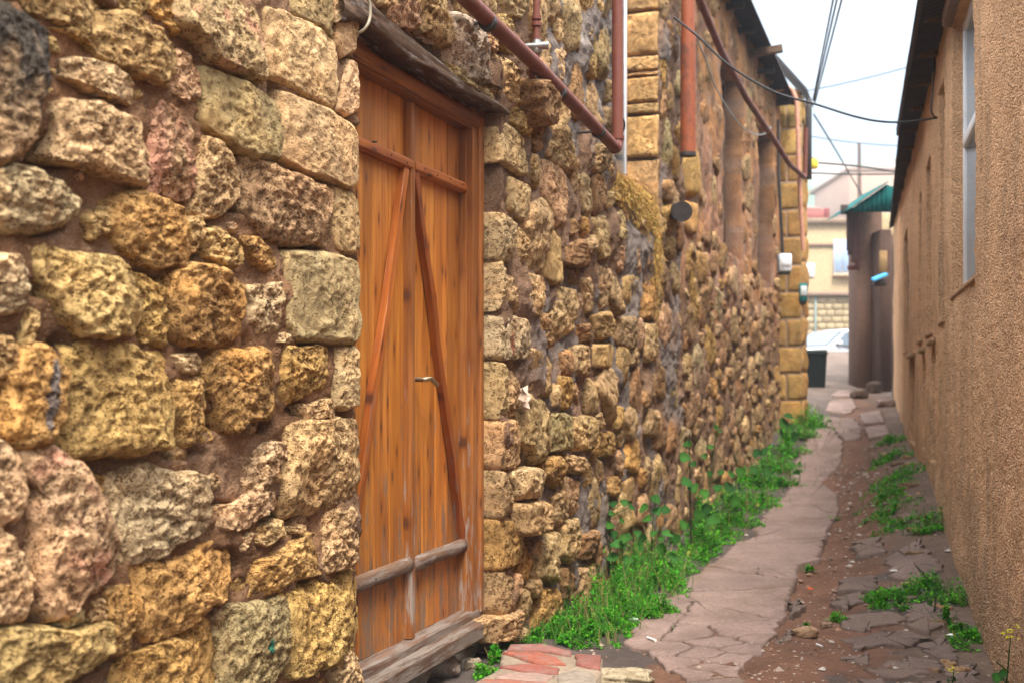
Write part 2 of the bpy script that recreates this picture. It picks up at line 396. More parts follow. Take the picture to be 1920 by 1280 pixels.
M['metal_t'] = mat_plain('painted_metal', (1, 1, 1), .35, tinted=True, amp=.04, nscale=8, bstr=.02)
M['roof'] = mat_plain('old_corrugated_sheet', (.035, .028, .035), .7, 0, 6, .35)
M['moss'] = mat_plain('dry_moss', (1, 1, 1), .95, tinted=True, amp=.35, nscale=60, bstr=.8)
M['core'] = mat_plain('wall_core_mortar', (.27, .18, .11), .95)
M['brick'] = mat_plain('red_brick', (1, 1, 1), .85, tinted=True, amp=.25, nscale=45, bstr=.6, dirt=(.2, .15, .12), dscale=16, damt=.6)

# ------------------------------------------------------------------ wall frames
TH = math.atan(.35625); SN, CS = math.sin(TH), math.cos(TH)
A0 = 1.70
def U(px, w=0.0):
    t = (px-960)/F; return (A0-CS*w-SN*t*w)/(SN-CS*t)
def WZ(px, py, w=0.0):
    u = U(px, w); Y = CS*u-SN*w; return u, CZ+(HY-py)/F*Y
def wallpt(u, w, z): return (-A0+CS*w+SN*u, CS*u-SN*w, z)
def P3(px, py, Y): return ((px-960)/F*Y, Y, CZ+(HY-py)/F*Y)
LA = (-A0, 0, 0); LROT = math.pi/2-TH          # local x along the wall, local -y out of it
B0 = .573; TR = math.atan(.3); SR, CR = math.sin(TR), math.cos(TR)
RA = (B0, 0, 0); RROT = math.pi/2-TR           # right wall: local x along, local +y out of it (towards the alley)
def rwallpt(u, w, z): return (B0+SR*u-CR*w, CR*u+SR*w, z)

# ------------------------------------------------------------------ ground height
_gy = np.array([-30, 0, 7, 9, 11.5, 14, 18, 21, 24, 27, 30, 45, 80, 150, 600.]); _gz = np.array([0, 0, 0, .05, .2, .58, 1.08, 1.45, 1.78, 1.6, 1.15, 1.0, .5, -2, -6.])
_by = np.array([-30, 3, 4.5, 6.8, 8.7, 13.6, 17, 600.]); _bz = np.array([-.05, -.07, -.05, .16, .36, .12, 0, 0.])
def lx(Y): return -A0/CS*1.0+.35625*Y + 0*Y     # left wall line, approx
def rx(Y): return B0+.3*Y
def gz(X, Y, fine=True):
    X = np.asarray(X, float); Y = np.asarray(Y, float)
    Ys = [Y+d for d in (-.8, -.4, 0, .4, .8)]
    z = sum(np.interp(y, _gy, _gz) for y in Ys)/5
    dr = rx(Y)-X
    z = z+np.interp(Y, _by, _bz)*sstep(.85, .0, dr)
    dl = X-(-A0+.35625*Y)
    z = z-.02*sstep(.1, .5, dl)*sstep(1.3, .6, dl)*sstep(16, 9, Y)
    if fine:
        m = sstep(20, 12, Y)
        dirt = np.exp(-((dl-1.12)/.28)**2)
        z = z+m*(.012*fbm(X*3, Y*3, 1.5, 4)+.006*fbm(X*14, Y*14, 4.2, 3)) - .035*m*dirt*sstep(4.6, 5.6, Y) + m*dirt*.012*ridg(X*7, Y*7, 3, 2)
    return z
_GY = np.concatenate([np.arange(2.5, 12, .02), np.arange(12, 40, .05)])
def G(px, py, off=0.0):
    X = (px-960)/F*_GY; d = CZ+(HY-py)/F*_GY-(gz(X, _GY, False)+off)
    k = np.nonzero(d <= 0)[0]; k = k[0] if len(k) else len(_GY)-1
    Y = _GY[k]-(.5*(_GY[k]-_GY[k-1]) if k else 0)
    if k and d[k-1] > 0: Y = _GY[k-1]+(_GY[k]-_GY[k-1])*d[k-1]/(d[k-1]-d[k])
    X = (px-960)/F*Y
    return float(X), float(Y), float(gz(X, Y))+off
#PART2

# terrain sheet
def build_ground():
    s = np.concatenate([-np.geomspace(400, 2.6, 26), np.arange(-2.4, 2.3, .022), np.geomspace(2.35, 400, 26)])
    Y = np.concatenate([np.linspace(-60, 2.4, 12), 2.6+np.cumsum(np.linspace(.016, .055, 420)), ])
    Y = np.concatenate([Y, Y[-1]+np.cumsum(np.geomspace(.07, 16, 130))])
    S, YY = np.meshgrid(s, Y); XX = S+.3281*np.clip(YY, -20, 45)
    Z = gz(XX, YY)
    dl = XX-(-A0+.35625*YY); dr = rx(YY)-XX
    n = fbm(XX*2.5, YY*2.5, 7, 4); n2 = fbm(XX*9, YY*9, 2, 3)
    dirt = np.array([.155, .078, .048]); asph = np.array([.085, .065, .056]); clay = np.array([.13, .088, .064]); far = np.array([.15, .11, .088])
    c = np.zeros(XX.shape+(3,))+dirt
    a = sstep(.05, .25, n+.25*n2+.1+.4*sstep(1.35, 1.7, dl)-1.3*np.exp(-((dl-1.15)/.28)**2)+.9*sstep(.8, .5, dl))[..., None]
    c = c*(1-a)+asph*a
    b = sstep(.45, .15, dr+.3*n)[..., None]; c = c*(1-b)+clay*b
    f = sstep(15, 19, YY)[..., None]; c = c*(1-f)+far*f
    f = sstep(60, 120, YY)[..., None]; c = c*(1-f)+np.array([.12, .13, .07])*f
    ny, nx = XX.shape; idx = np.arange(ny*nx).reshape(ny, nx)
    Q = np.stack([idx[:-1, :-1], idx[:-1, 1:], idx[1:, 1:], idx[1:, :-1]], -1).reshape(-1, 4)
    me = mesh_np('ground', np.stack([XX, YY, Z], -1).reshape(-1, 3), Q, None, c.reshape(-1, 3), M['ground'])
    link('ground', me, center=False, kind='structure')
build_ground()
def build_hills():
    xs = np.linspace(-330, 430, 150); ys = np.linspace(150, 400, 70)
    X, Y = np.meshgrid(xs, ys)
    Z = -8+(Y-150)*.42*sstep(150, 270, Y)+fbm(X/80, Y/80, 3, 5)*12*sstep(160, 300, Y)
    Z = np.minimum(Z, 60+9*fbm(X/60, Y/120, 1, 3))
    n = fbm(X/22, Y/22, 8, 4)
    c = np.where((n > .02)[..., None], np.array([.06, .11, .04]), np.array([.22, .17, .12]))
    ny, nx = X.shape; idx = np.arange(ny*nx).reshape(ny, nx)
    Q = np.stack([idx[:-1, :-1], idx[:-1, 1:], idx[1:, 1:], idx[1:, :-1]], -1).reshape(-1, 4)
    link('hills', mesh_np('hills', np.stack([X, Y, Z], -1).reshape(-1, 3), Q, None, c.reshape(-1, 3), M['tinted']), center=False, kind='structure')
build_hills()

# ------------------------------------------------------------------ stones
TINT = dict(O=(.46, .295, .135), Y=(.48, .34, .175), T=(.49, .35, .205), P=(.57, .42, .26), K=(.51, .345, .22), G=(.44, .345, .20), B=(.35, .22, .125), H=(.49, .39, .25), D=(.22, .14, .085))
def resample(poly, n, cut=2):
    p = np.asarray(poly, float)
    w_ = .1 if cut == -1 else .22
    for _ in range(abs(cut)):
        q = np.roll(p, -1, 0); p = np.stack([p*(1-w_)+q*w_, p*w_+q*(1-w_)], 1).reshape(-1, 2)
    q = np.vstack([p, p[:1]]); d = np.r_[0, np.cumsum(np.hypot(*np.diff(q, axis=0).T))]
    t = np.linspace(0, d[-1], n, endpoint=False)
    return np.stack([np.interp(t, d, q[:, 0]), np.interp(t, d, q[:, 1])], 1)
def centroid(p):
    x, y = p[:, 0], p[:, 1]; x1, y1 = np.roll(x, -1), np.roll(y, -1); a = (x*y1-x1*y); A = a.sum()/2
    if abs(A) < 1e-9: return p.mean(0)
    return np.array([((x+x1)*a).sum(), ((y+y1)*a).sum()])/(6*A)
def stone_arrays(poly, w_top=.03, w_edge=-.022, skirt=.06, NR=10, NA=40, rough=1.0, tint='T', pit=.8, tilt=.12, cut=2, edge=.05, power=9, grow=1.0, frame=None, extra=None):
    """rounded rough block over polygon (a,b); height measured along the frame normal"""
    o = resample(poly, NA, cut) if cut else resample(poly, NA, 0); c = centroid(o); o = c+(o-c)*grow
    size = math.sqrt(abs(np.sum(o[:, 0]*np.roll(o[:, 1], -1)-np.roll(o[:, 0], -1)*o[:, 1])/2))
    s = rng.uniform(0, 99)
    dirv = o-c; nn = fbm(o[:, 0]/size*3.2, o[:, 1]/size*3.2, s, 4)
    o = o+dirv*(nn*edge*2.2+edge*.45*fbm(o[:, 0]/size*13, o[:, 1]/size*13, s+7, 3))[:, None]
    if np.sum(o[:, 0]*np.roll(o[:, 1], -1)-np.roll(o[:, 0], -1)*o[:, 1]) < 0: o = o[::-1]
    t = 1-(1-np.arange(1, NR+1)/NR)**(1.3 if NR > 12 else 1.6)
    pts = c+(o-c)[None]*t[:, None, None]
    prof = (1-t**power)**.55
    a, b = rng.normal(0, tilt, 2)
    h = w_edge+(w_top-w_edge)*prof[:, None]+prof[:, None]*(a*(pts[..., 0]-c[0])+b*(pts[..., 1]-c[1]))
    x, y = pts[..., 0], pts[..., 1]; amp = min(size, .3)
    for j in range(6):
        th = rng.uniform(0, 2*np.pi); r0 = rng.uniform(.2, .45)*size; sl = rng.uniform(.1, .6)*min(rough, 1)**1.5
        dj = (x-c[0])*math.cos(th)+(y-c[1])*math.sin(th)+.06*size*perlin(x/size*5, y/size*5, s+j)
        h = np.minimum(h, w_top+sl*(r0-dj))
    h = np.maximum(h, w_edge)
    d = amp*.05*fbm(x/amp*1.7, y/amp*1.7, s+5, 3)+amp*.035*ridg(x/amp*4, y/amp*5, s+2, 2)-amp*.03
    d = d+.0085*fbm(x*38, y*48, s, 3)+.004*ridg(x*24, y*30, s+1, 2)*rough - .006*sstep(.12, .5, perlin(x*75, y*85, s+3))
    h = h+d*rough*(.35+.65*prof[:, None])
    jx = .004*rough*perlin(x*40, y*40, s+9); jy = .004*rough*perlin(x*40, y*40, s+19)
    x = x+jx; y = y+jy
    ch = w_top+rough*(-amp*.03+amp*.05*float(fbm(c[0]/amp*1.7, c[1]/amp*1.7, s+5, 3))+amp*.035*float(ridg(c[0]/amp*4, c[1]/amp*5, s+2, 2)))
    ab = np.concatenate([[c], np.stack([x, y], -1).reshape(-1, 2), c+(o-c)*.97])
    hh = np.concatenate([[ch], h.ravel(), np.full(NA, -skirt)])
    T = [[0, 1+k, 1+(k+1) % NA] for k in range(NA)]
    r = np.arange(NR); k = np.arange(NA); RR, KK = np.meshgrid(r, k, indexing='ij')
    i0 = 1+RR*NA+KK; i1 = 1+RR*NA+(KK+1) % NA
    Q = np.stack([i0, i0+NA, i1+NA, i1], -1).reshape(-1, 4)
    if frame is None:      # left wall local frame: x along, z up, -y out
        V = np.stack([ab[:, 0], -hh, ab[:, 1]], -1)
    else:
        O_, E1, E2, N_ = [np.array(v, float) for v in frame]
        V = O_+ab[:, :1]*E1+ab[:, 1:]*E2+hh[:, None]*N_
    col = np.array(TINT[tint]) if isinstance(tint, str) else np.array(tint)
    lm = col.mean(); col = np.maximum(lm+(col-lm)*1.16, .02)*.94
    col = col*rng.uniform(.86, 1.12)*rng.uniform(.96, 1.04, 3)
    C = np.tile(col, (len(V), 1))
    m = fbm(ab[:, 0]/amp*1.5, ab[:, 1]/amp*1.5, s+40, 3)[:, None]
    C = C*(1+.22*m)+np.array([.06, .0, -.02])*np.clip(m, 0, 1)
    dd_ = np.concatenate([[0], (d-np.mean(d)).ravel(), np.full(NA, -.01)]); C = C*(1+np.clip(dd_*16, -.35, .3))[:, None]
    if extra: C = extra(ab, C)
    C = np.clip(C, .01, .8)
    return V, Q, np.array(T), np.concatenate([C, np.full((len(V), 1), pit)], 1), size

def grid_lines(a, b, step, borders=()):
    v = list(np.arange(a, b+step*.5, step))
    for x in borders: v += [x-.0015, x+.0015]
    v = np.array(sorted(v)); keep = [0]
    B = set(round(x+d, 6) for x in borders for d in (-.0015, .0015))
    out = [v[0]]
    for x in v[1:]:
        if x-out[-1] > .0012: out.append(x)
    return np.array(out)
def relief(name, us, zs, hf, cf, mat, parent, sgn=-1, end_depth=.3, kind=None, mask=None):
    """wall surface: height hf(u,z) out of the wall; sgn maps height to local y"""
    UU, ZZ = np.meshgrid(us, zs); H = hf(UU, ZZ); C = cf(UU, ZZ)
    V = np.stack([UU, sgn*H, ZZ], -1)
    ny, nx = UU.shape; idx = np.arange(ny*nx).reshape(ny, nx)
    Q = np.stack([idx[:-1, :-1], idx[:-1, 1:], idx[1:, 1:], idx[1:, :-1]], -1)
    if mask is not None:
        mm = mask((UU[:-1, :-1]+UU[1:, 1:])/2, (ZZ[:-1, :-1]+ZZ[1:, 1:])/2); Q = Q[mm]
    Q = Q.reshape(-1, 4)
    V = V.reshape(-1, 3); C = C.reshape(-1, 3)
    # side returns: first and last column, last row
    VV = [V]; CC = [C]; QQ = [Q if sgn < 0 else Q[:, ::-1]]; n = len(V)
    for line in (idx[:, 0], idx[:, -1][::-1], idx[-1, ::-1]):
        e = V[line].copy(); e[:, 1] = -sgn*end_depth; VV.append(e); CC.append(C[line])
        m = len(line); i = np.arange(m-1)
        QQ.append(np.stack([line[:-1], line[1:], n+i+1, n+i], -1)); n += m
    me = mesh_np(name, np.concatenate(VV), np.concatenate(QQ), None, np.concatenate(CC), mat)
    return link(name, me, parent, kind=kind)

# ================================================================== STONE HOUSE (near, with the door)
house = thing('stone_house', LA, 'rough ochre limestone house wall holding the orange pine double door', 'house', rz=LROT)
JL, JR = 3.666, 4.84       # door opening edges on the wall face
ZT = 2.20                  # opening top
WIN = (6.70, 7.86, 2.25)   # window niche u0,u1,sill
NEAR = [
 ([(-60,10),(20,18),(80,50),(92,75),(85,150),(65,230),(30,300),(-60,310)],'P',.06,'black'),
 ([(20,-60),(190,-60),(215,20),(185,75),(150,70),(120,45),(60,20)],'Y',.035,0),
 ([(95,52),(150,48),(190,80),(172,88),(140,68)],'Y',.03,0),
 ([(182,75),(205,25),(250,22),(300,60),(325,95),(318,165),(300,160),(250,135),(215,125),(178,90)],'Y',.05,0),
 ([(322,92),(350,100),(375,135),(372,185),(345,192),(318,172)],'K',.02,0),
 ([(122,110),(180,108),(250,150),(250,188),(235,193),(195,183),(150,155),(125,142)],'P',.055,0),
 ([(108,215),(130,188),(190,195),(255,222),(280,265),(276,345),(262,347),(215,325),(180,318),(115,295),(118,260)],'P',.06,0),
 ([(283,205),(305,186),(362,203),(362,280),(357,368),(335,365),(300,358),(282,350),(288,290)],'K',.02,'pink'),
 ([(-25,325),(30,308),(75,325),(120,345),(148,380),(135,415),(75,436),(20,436),(-25,420)],'H',.055,0),
 ([(382,122),(465,155),(515,190),(530,222),(527,298),(480,294),(440,272),(385,240),(378,200)],'G',.035,'cut'),
 ([(330,-60),(440,-60),(495,20),(500,60),(490,145),(475,146),(440,128),(395,105),(378,75),(335,45)],'P',.045,'pinkr'),
 ([(498,10),(540,24),(600,56),(627,84),(628,115),(627,200),(605,197),(540,160),(508,140),(500,90)],'P',.045,'cut'),
 ([(548,-60),(622,-60),(624,30),(620,72),(600,54),(550,28)],'G',.03,'cut'),
 ([(629,-20),(668,20),(671,60),(668,95),(640,110),(628,80)],'P',.025,'cut'),
 ([(655,112),(672,120),(671,208),(650,218),(635,205),(645,150)],'P',.02,'cut'),
 ([(530,170),(555,178),(620,205),(660,235),(671,250),(671,340),(660,354),(620,338),(565,320),(532,295),(533,250)],'P',.05,'cut'),
 ([(462,305),(490,300),(525,315),(550,328),(610,350),(622,370),(624,400),(620,460),(585,456),(540,455),(500,440),(475,395),(468,350)],'T',.045,0),
 ([(626,350),(660,360),(671,380),(671,465),(660,477),(628,467)],'T',.03,'cut'),
 ([(388,262),(415,268),(448,315),(457,350),(440,385),(415,402),(380,405),(364,392),(372,340)],'T',.04,0),
 ([(210,375),(230,365),(270,360),(305,368),(340,392),(352,430),(348,480),(340,497),(300,500),(262,490),(232,465),(218,430)],'O',.05,0),
 ([(165,405),(202,385),(212,400),(205,430),(172,448)],'Y',.03,0),
 ([(345,412),(375,406),(380,430),(362,472),(345,482)],'Y',.035,0),
 ([(382,432),(415,428),(448,465),(450,497),(420,502),(388,480)],'Y',.045,0),
 ([(446,442),(485,448),(522,485),(525,506),(500,510),(475,485)],'O',.03,0),
 ([(62,490),(100,465),(150,475),(185,482),(220,485),(248,525),(258,575),(250,620),(200,630),(160,628),(128,600),(105,550)],'Y',.06,0),
 ([(255,515),(285,528),(322,540),(325,580),(315,648),(265,640),(258,600),(268,560)],'O',.035,0),
 ([(330,512),(370,492),(425,505),(460,535),(465,570),(458,610),(435,648),(360,645),(330,625),(325,560)],'O',.055,0),
 ([(-50,480),(30,478),(45,510),(48,555),(40,592),(-50,595)],'H',.05,0),
 ([(48,578),(70,580),(70,615),(52,650),(36,650),(40,610)],'Y',.03,0),
 ([(-50,632),(20,630),(30,665),(22,707),(-50,710)],'Y',.04,0),
 ([(25,690),(35,660),(65,642),(97,650),(127,690),(127,715),(112,760),(105,802),(80,832),(30,835),(3,812),(8,760)],'O',.06,'smear'),
 ([(130,660),(175,650),(240,648),(318,664),(334,696),(325,760),(315,800),(315,835),(265,845),(200,853),(133,846),(112,812),(117,745),(132,705)],'T2',.055,0),
 ([(329,664),(372,661),(377,685),(366,700),(340,696)],'P',.03,0),
 ([(330,717),(377,711),(388,728),(385,775),(372,828),(350,838),(340,812),(330,760)],'T2',.04,0),
 ([(388,700),(414,664),(446,656),(510,656),(513,706),(513,775),(478,786),(457,791),(436,812),(420,797),(409,749),(393,733)],'O',.05,0),
 ([(536,653),(613,650),(616,680),(605,733),(574,743),(542,760),(532,706)],'T2',.035,0),
 ([(633,653),(668,650),(672,700),(672,758),(650,768),(632,760)],'P',.035,'cut'),
 ([(553,812),(568,797),(627,792),(669,794),(674,812),(674,915),(660,940),(585,966),(550,966),(545,919),(550,855)],'T',.045,0),
 ([(212,918),(223,897),(250,887),(287,871),(319,887),(372,892),(385,929),(386,966),(366,1003),(330,1014),(308,1040),(265,1051),(228,1062),(212,1035)],'H',.05,0),
 ([(42,855),(64,845),(106,845),(149,871),(175,903),(202,966),(218,1020),(212,1067),(180,1104),(154,1120),(127,1152),(96,1158),(80,1104),(77,1025),(69,961),(75,920),(53,897)],'P',.08,'pinkr'),
 ([(-50,825),(0,830),(22,850),(42,897),(37,960),(20,985),(-50,975)],'P',.06,0),
 ([(-50,985),(0,990),(28,1020),(58,1070),(55,1160),(-50,1175)],'P',.06,0),
 ([(-50,1185),(60,1178),(150,1185),(188,1172),(198,1210),(182,1242),(140,1270),(80,1330),(-50,1330)],'Y',.07,0),
 ([(105,1170),(150,1136),(160,1142),(157,1165),(118,1180)],'G',.03,0),
 ([(168,1125),(192,1120),(198,1155),(192,1172),(165,1168)],'T',.03,0),
 ([(197,1105),(250,1096),(266,1136),(266,1163),(250,1180),(244,1216),(223,1232),(198,1230),(202,1180)],'O',.045,0),
 ([(262,1062),(319,1052),(361,1040),(382,1014),(438,1002),(440,1052),(425,1126),(388,1132),(345,1174),(287,1195),(262,1174),(266,1110)],'O',.05,0),
 ([(458,862),(483,840),(515,826),(540,850),(515,880),(502,925),(468,930),(461,900)],'P',.035,0),
 ([(405,950),(445,943),(465,927),(500,920),(531,924),(534,950),(484,972),(457,990),(414,993)],'P',.04,0),
 ([(482,990),(536,972),(539,1004),(500,1022),(480,1014)],'T',.03,0),
 ([(548,988),(568,982),(568,998),(550,1001)],'T',.02,0),
 ([(443,1009),(470,996),(467,1020),(449,1036)],'P',.025,0),
 ([(455,1062),(515,1041),(582,1001),(606,1009),(606,1057),(600,1073),(547,1089),(526,1110),(452,1126),(440,1090)],'T2',.045,0),
 ([(611,967),(622,956),(664,948),(673,982),(670,1052),(643,1068),(611,1076),(606,1052)],'T',.04,0),
 ([(537,1137),(547,1115),(606,1094),(669,1076),(676,1100),(676,1200),(659,1227),(595,1254),(545,1270),(537,1227)],'T2',.05,0),
 ([(420,1163),(436,1147),(521,1123),(534,1142),(539,1227),(526,1270),(473,1320),(420,1320),(415,1227)],'G',.05,'green'),
 ([(228,1330),(234,1248),(297,1210),(361,1190),(382,1163),(409,1163),(417,1232),(418,1330)],'O',.05,0),
 ([(627,1238),(659,1219),(682,1227),(686,1320),(628,1320)],'P',.05,0),
 ([(543,475),(555,472),(620,475),(665,487),(672,500),(672,625),(660,643),(555,636),(545,600),(543,525)],'G',.045,'cut'),
 ([(470,540),(525,530),(531,560),(525,620),(490,625),(472,600)],'H',.025,0),
 ([(215,-60),(265,-60),(278,10),(258,30),(220,15)],'Y',.03,0),
 ([(272,-60),(330,-60),(335,30),(330,62),(300,40),(276,20)],'O',.02,0),
 ([(400,1150),(412,1140),(420,1160),(408,1175)],'T',.02,0),
 ([(575,760),(612,745),(626,758),(622,782),(578,788)],'T',.015,0),
]
UPPER = [  # above the lintel and up to the window
 ([(700,-30),(733,-30),(737,5),(728,22),(706,8)],'T',.03,0),
 ([(737,-60),(780,-60),(781,50),(768,54),(752,48),(734,22)],'K',.05,0),
 ([(784,-60),(822,-60),(838,40),(838,75),(826,85),(805,64),(786,54)],'T',.04,0),
 ([(842,45),(856,30),(875,33),(907,62),(918,85),(918,155),(905,157),(871,145),(848,118),(840,78)],'H2',.06,0),
 ([(826,106),(850,122),(885,160),(928,176),(930,188),(890,172),(828,140)],'G',.05,0),
 ([(921,96),(951,114),(980,155),(990,180),(987,214),(956,192),(933,168),(920,150)],'T',.05,0),
 ([(910,62),(930,78),(930,98),(918,92)],'K',.03,0),
 ([(956,196),(990,222),(991,255),(978,252),(952,217)],'Y',.05,0),
 ([(905,222),(950,232),(984,262),(989,326),(977,330),(930,298),(905,290)],'P',.035,'q'),
 ([(995,236),(1018,245),(1024,281),(1002,285),(993,260)],'B',.04,0),
 ([(987,155),(1003,149),(1028,165),(1044,201),(1044,227),(1026,237),(1005,232),(992,193)],'B',.13,0),
 ([(1030,237),(1055,228),(1071,257),(1079,310),(1067,322),(1051,314),(1030,289)],'T',.05,0),
 ([(1095,261),(1136,277),(1130,318),(1112,322),(1091,306)],'T',.04,0),
 ([(845,-60),(880,-40),(905,10),(900,45),(862,22)],'T',.04,0),
 ([(935,-40),(985,-60),(990,25),(968,38),(940,15)],'G',.05,0),
 ([(935,25),(965,45),(975,110),(955,105),(935,75)],'Y',.04,0),
 ([(1022,-60),(1044,-60),(1046,20),(1040,55),(1024,50)],'T',.04,0),
 ([(1082,-20),(1108,-20),(1112,15),(1098,28),(1084,12)],'Y',.03,0),
 ([(1096,50),(1112,60),(1114,80),(1100,84)],'T',.03,0),
 ([(1040,88),(1060,92),(1058,130),(1044,170),(1040,130)],'P',.02,0),
]
QUOIN = [
 ([(903,305),(933,308),(937,362),(925,391),(903,391)],'T',.045,'q'),
 ([(953,330),(990,350),(990,395),(982,415),(957,395)],'G',.03,'cut'),
 ([(903,395),(929,395),(967,419),(967,444),(957,488),(904,480)],'P',.045,'q'),
 ([(973,427),(986,444),(984,500),(971,484)],'T',.03,0),
 ([(903,485),(941,490),(945,525),(933,580),(903,576)],'P',.045,'q'),
 ([(947,513),(973,517),(973,582),(947,590)],'T',.03,0),
 ([(903,584),(986,598),(990,639),(986,671),(904,674)],'H',.045,'qr'),
 ([(904,680),(945,682),(948,720),(946,787),(905,786)],'T',.045,'q'),
 ([(951,685),(972,690),(970,780),(951,783)],'T',.03,0),
 ([(905,792),(968,787),(971,868),(960,881),(906,883)],'T',.045,'q'),
 ([(907,890),(952,886),(958,953),(948,975),(908,980)],'T',.045,'q'),
 ([(957,903),(972,888),(975,975),(960,970)],'B',.03,0),
 ([(909,985),(965,978),(981,1012),(979,1050),(935,1071),(910,1063)],'O',.05,'q'),
 ([(911,1080),(954,1075),(958,1139),(940,1155),(912,1153)],'T',.045,'q'),
 ([(925,1166),(977,1143),(983,1172),(964,1196),(930,1204)],'T',.08,0),
]
MID = [
 ([(1014,302),(1042,306),(1063,338),(1063,411),(1042,431),(1018,362)],'K',.04,0),
 ([(998,383),(1022,379),(1028,427),(1020,505),(1002,505),(994,427)],'T',.05,0),
 ([(1028,427),(1047,440),(1053,529),(1042,533),(1022,521),(1024,476)],'Y',.035,'cut'),
 ([(1071,460),(1091,448),(1112,476),(1112,500),(1075,500),(1063,484)],'B',.09,0),
 ([(1083,326),(1101,326),(1110,411),(1095,415)],'P',.04,0),
 ([(1112,326),(1136,322),(1132,383),(1116,403)],'B',.04,0),
 ([(1116,407),(1136,407),(1142,484),(1124,480)],'T',.05,0),
 ([(1146,403),(1168,395),(1177,427),(1164,452),(1146,448)],'G',.05,0),
 ([(980,513),(1014,517),(1018,549),(1010,586),(994,590),(978,557)],'T',.05,0),
 ([(1042,537),(1075,545),(1079,606),(1055,639),(1042,614)],'T',.04,0),
 ([(1083,525),(1114,521),(1118,578),(1099,590)],'T',.03,0),
 ([(1120,497),(1144,509),(1144,553),(1128,578),(1118,549)],'K',.03,0),
 ([(1146,460),(1177,464),(1172,505),(1160,513)],'K',.03,0),
 ([(1181,440),(1201,452),(1203,517),(1185,509)],'T',.04,0),
 ([(1116,590),(1144,586),(1152,619),(1132,637),(1120,627)],'Y',.045,0),
 ([(1158,598),(1197,594),(1197,639),(1181,655),(1160,639)],'T',.05,0),
 ([(1114,647),(1148,645),(1148,688),(1114,688)],'Y',.04,'cut'),
 ([(1073,651),(1108,647),(1108,700),(1075,704)],'T',.05,0),
 ([(1079,610),(1114,606),(1114,641),(1079,641)],'B',.04,0),
 ([(1207,509),(1225,525),(1225,594),(1207,594)],'O',.04,0),
 ([(1213,610),(1234,610),(1234,675),(1209,679)],'T',.05,0),
 ([(990,655),(1022,659),(1036,688),(1036,738),(1000,740),(990,700)],'T',.05,0),
 ([(1002,594),(1030,590),(1036,645),(1018,656)],'B',.04,0),
 ([(973,746),(1007,742),(1030,768),(1030,852),(1002,865),(990,835),(973,831)],'T',.06,0),
 ([(1040,776),(1066,776),(1070,839),(1034,846)],'G',.06,0),
 ([(1074,784),(1104,780),(1106,843),(1072,843)],'T',.06,0),
 ([(1109,801),(1119,805),(1119,860),(1109,856)],'O',.04,0),
 ([(1019,869),(1047,854),(1056,877),(1047,915),(1019,894)],'O',.07,0),
 ([(1059,850),(1091,858),(1093,886),(1072,886)],'T',.08,0),
 ([(969,886),(1002,877),(1018,898),(1007,932),(977,936)],'P',.10,0),
 ([(977,945),(1007,936),(1034,949),(1034,983),(1007,1000),(979,1004)],'T',.11,0),
 ([(1038,925),(1057,919),(1059,970),(1040,988)],'T',.06,0),
 ([(1061,894),(1078,903),(1078,962),(1063,966)],'K',.05,0),
 ([(1011,1029),(1047,995),(1051,1046),(1038,1092),(1007,1080)],'T',.07,0),
 ([(1053,987),(1083,970),(1085,1012),(1070,1054),(1055,1042)],'T',.07,0),
 ([(1089,1004),(1123,995),(1121,1048),(1089,1046)],'B',.06,0),
 ([(1080,1071),(1121,1059),(1123,1132),(1083,1132)],'T',.07,0),
 ([(1015,1108),(1045,1101),(1045,1160),(1007,1180)],'O',.06,0),
 ([(1053,1065),(1074,1063),(1072,1122),(1055,1126)],'B',.05,0),
 ([(1125,814),(1146,810),(1156,852),(1129,856)],'O',.04,0),
 ([(1180,827),(1196,818),(1205,843),(1192,886),(1175,877)],'O',.04,'cut'),
 ([(1169,903),(1188,890),(1190,940),(1169,940)],'Y',.03,'cut'),
 ([(1142,894),(1158,894),(1158,928),(1142,928)],'O',.04,0),
 ([(1049,708),(1068,706),(1070,763),(1053,767)],'O',.05,0),
 ([(1213,768),(1238,772),(1230,818),(1210,815)],'T',.05,0),
]
TINT['T2'] = (.48, .335, .15); TINT['H2'] = (.47, .40, .31)
def ex_black(ab, C):
    u0, z0 = WZ(40, 90); m = np.exp(-((ab[:, 0]-u0)/.15)**2-((ab[:, 1]-z0-.03)/.17)**2)*(1.25+.9*fbm(ab[:, 0]*20, ab[:, 1]*14, 3, 3)); m = np.clip(m, 0, .93)[:, None]
    return C*(1-m)+np.array([.035, .035, .035])*m
def ex_pink(ab, C):
    m = np.clip(.5+1.1*fbm(ab[:, 0]*14, ab[:, 1]*7, 6, 3), 0, 1)[:, None]; return C*(1-m)+np.array([.54, .28, .19])*m
def ex_pinkr(ab, C):
    c = ab.mean(0); m = np.clip(1.5*fbm(ab[:, 0]*9+3, ab[:, 1]*9, 11, 3)-.2, 0, .6)[:, None]; return C*(1-m)+np.array([.55, .24, .17])*m
def ex_smear(ab, C):
    u0, z0 = WZ(63, 740); m = np.exp(-((ab[:, 0]-u0-(ab[:, 1]-z0)*.22)/.013)**2-((ab[:, 1]-z0)/.07)**4)*1.3+.25*perlin(ab[:, 0]*60, ab[:, 1]*40, 2)
    m = sstep(.4, .6, m)[:, None]; return C*(1-m)+np.array([.20, .17, .16])*m
def ex_green(ab, C):
    u0, z0 = WZ(481, 1209); m = sstep(.35, .55, np.exp(-((ab[:, 0]-u0)/.018)**2-((ab[:, 1]-z0)/.022)**2)+.3*perlin(ab[:, 0]*90, ab[:, 1]*90, 2))[:, None]
    return C*(1-m)+np.array([.03, .16, .11])*m
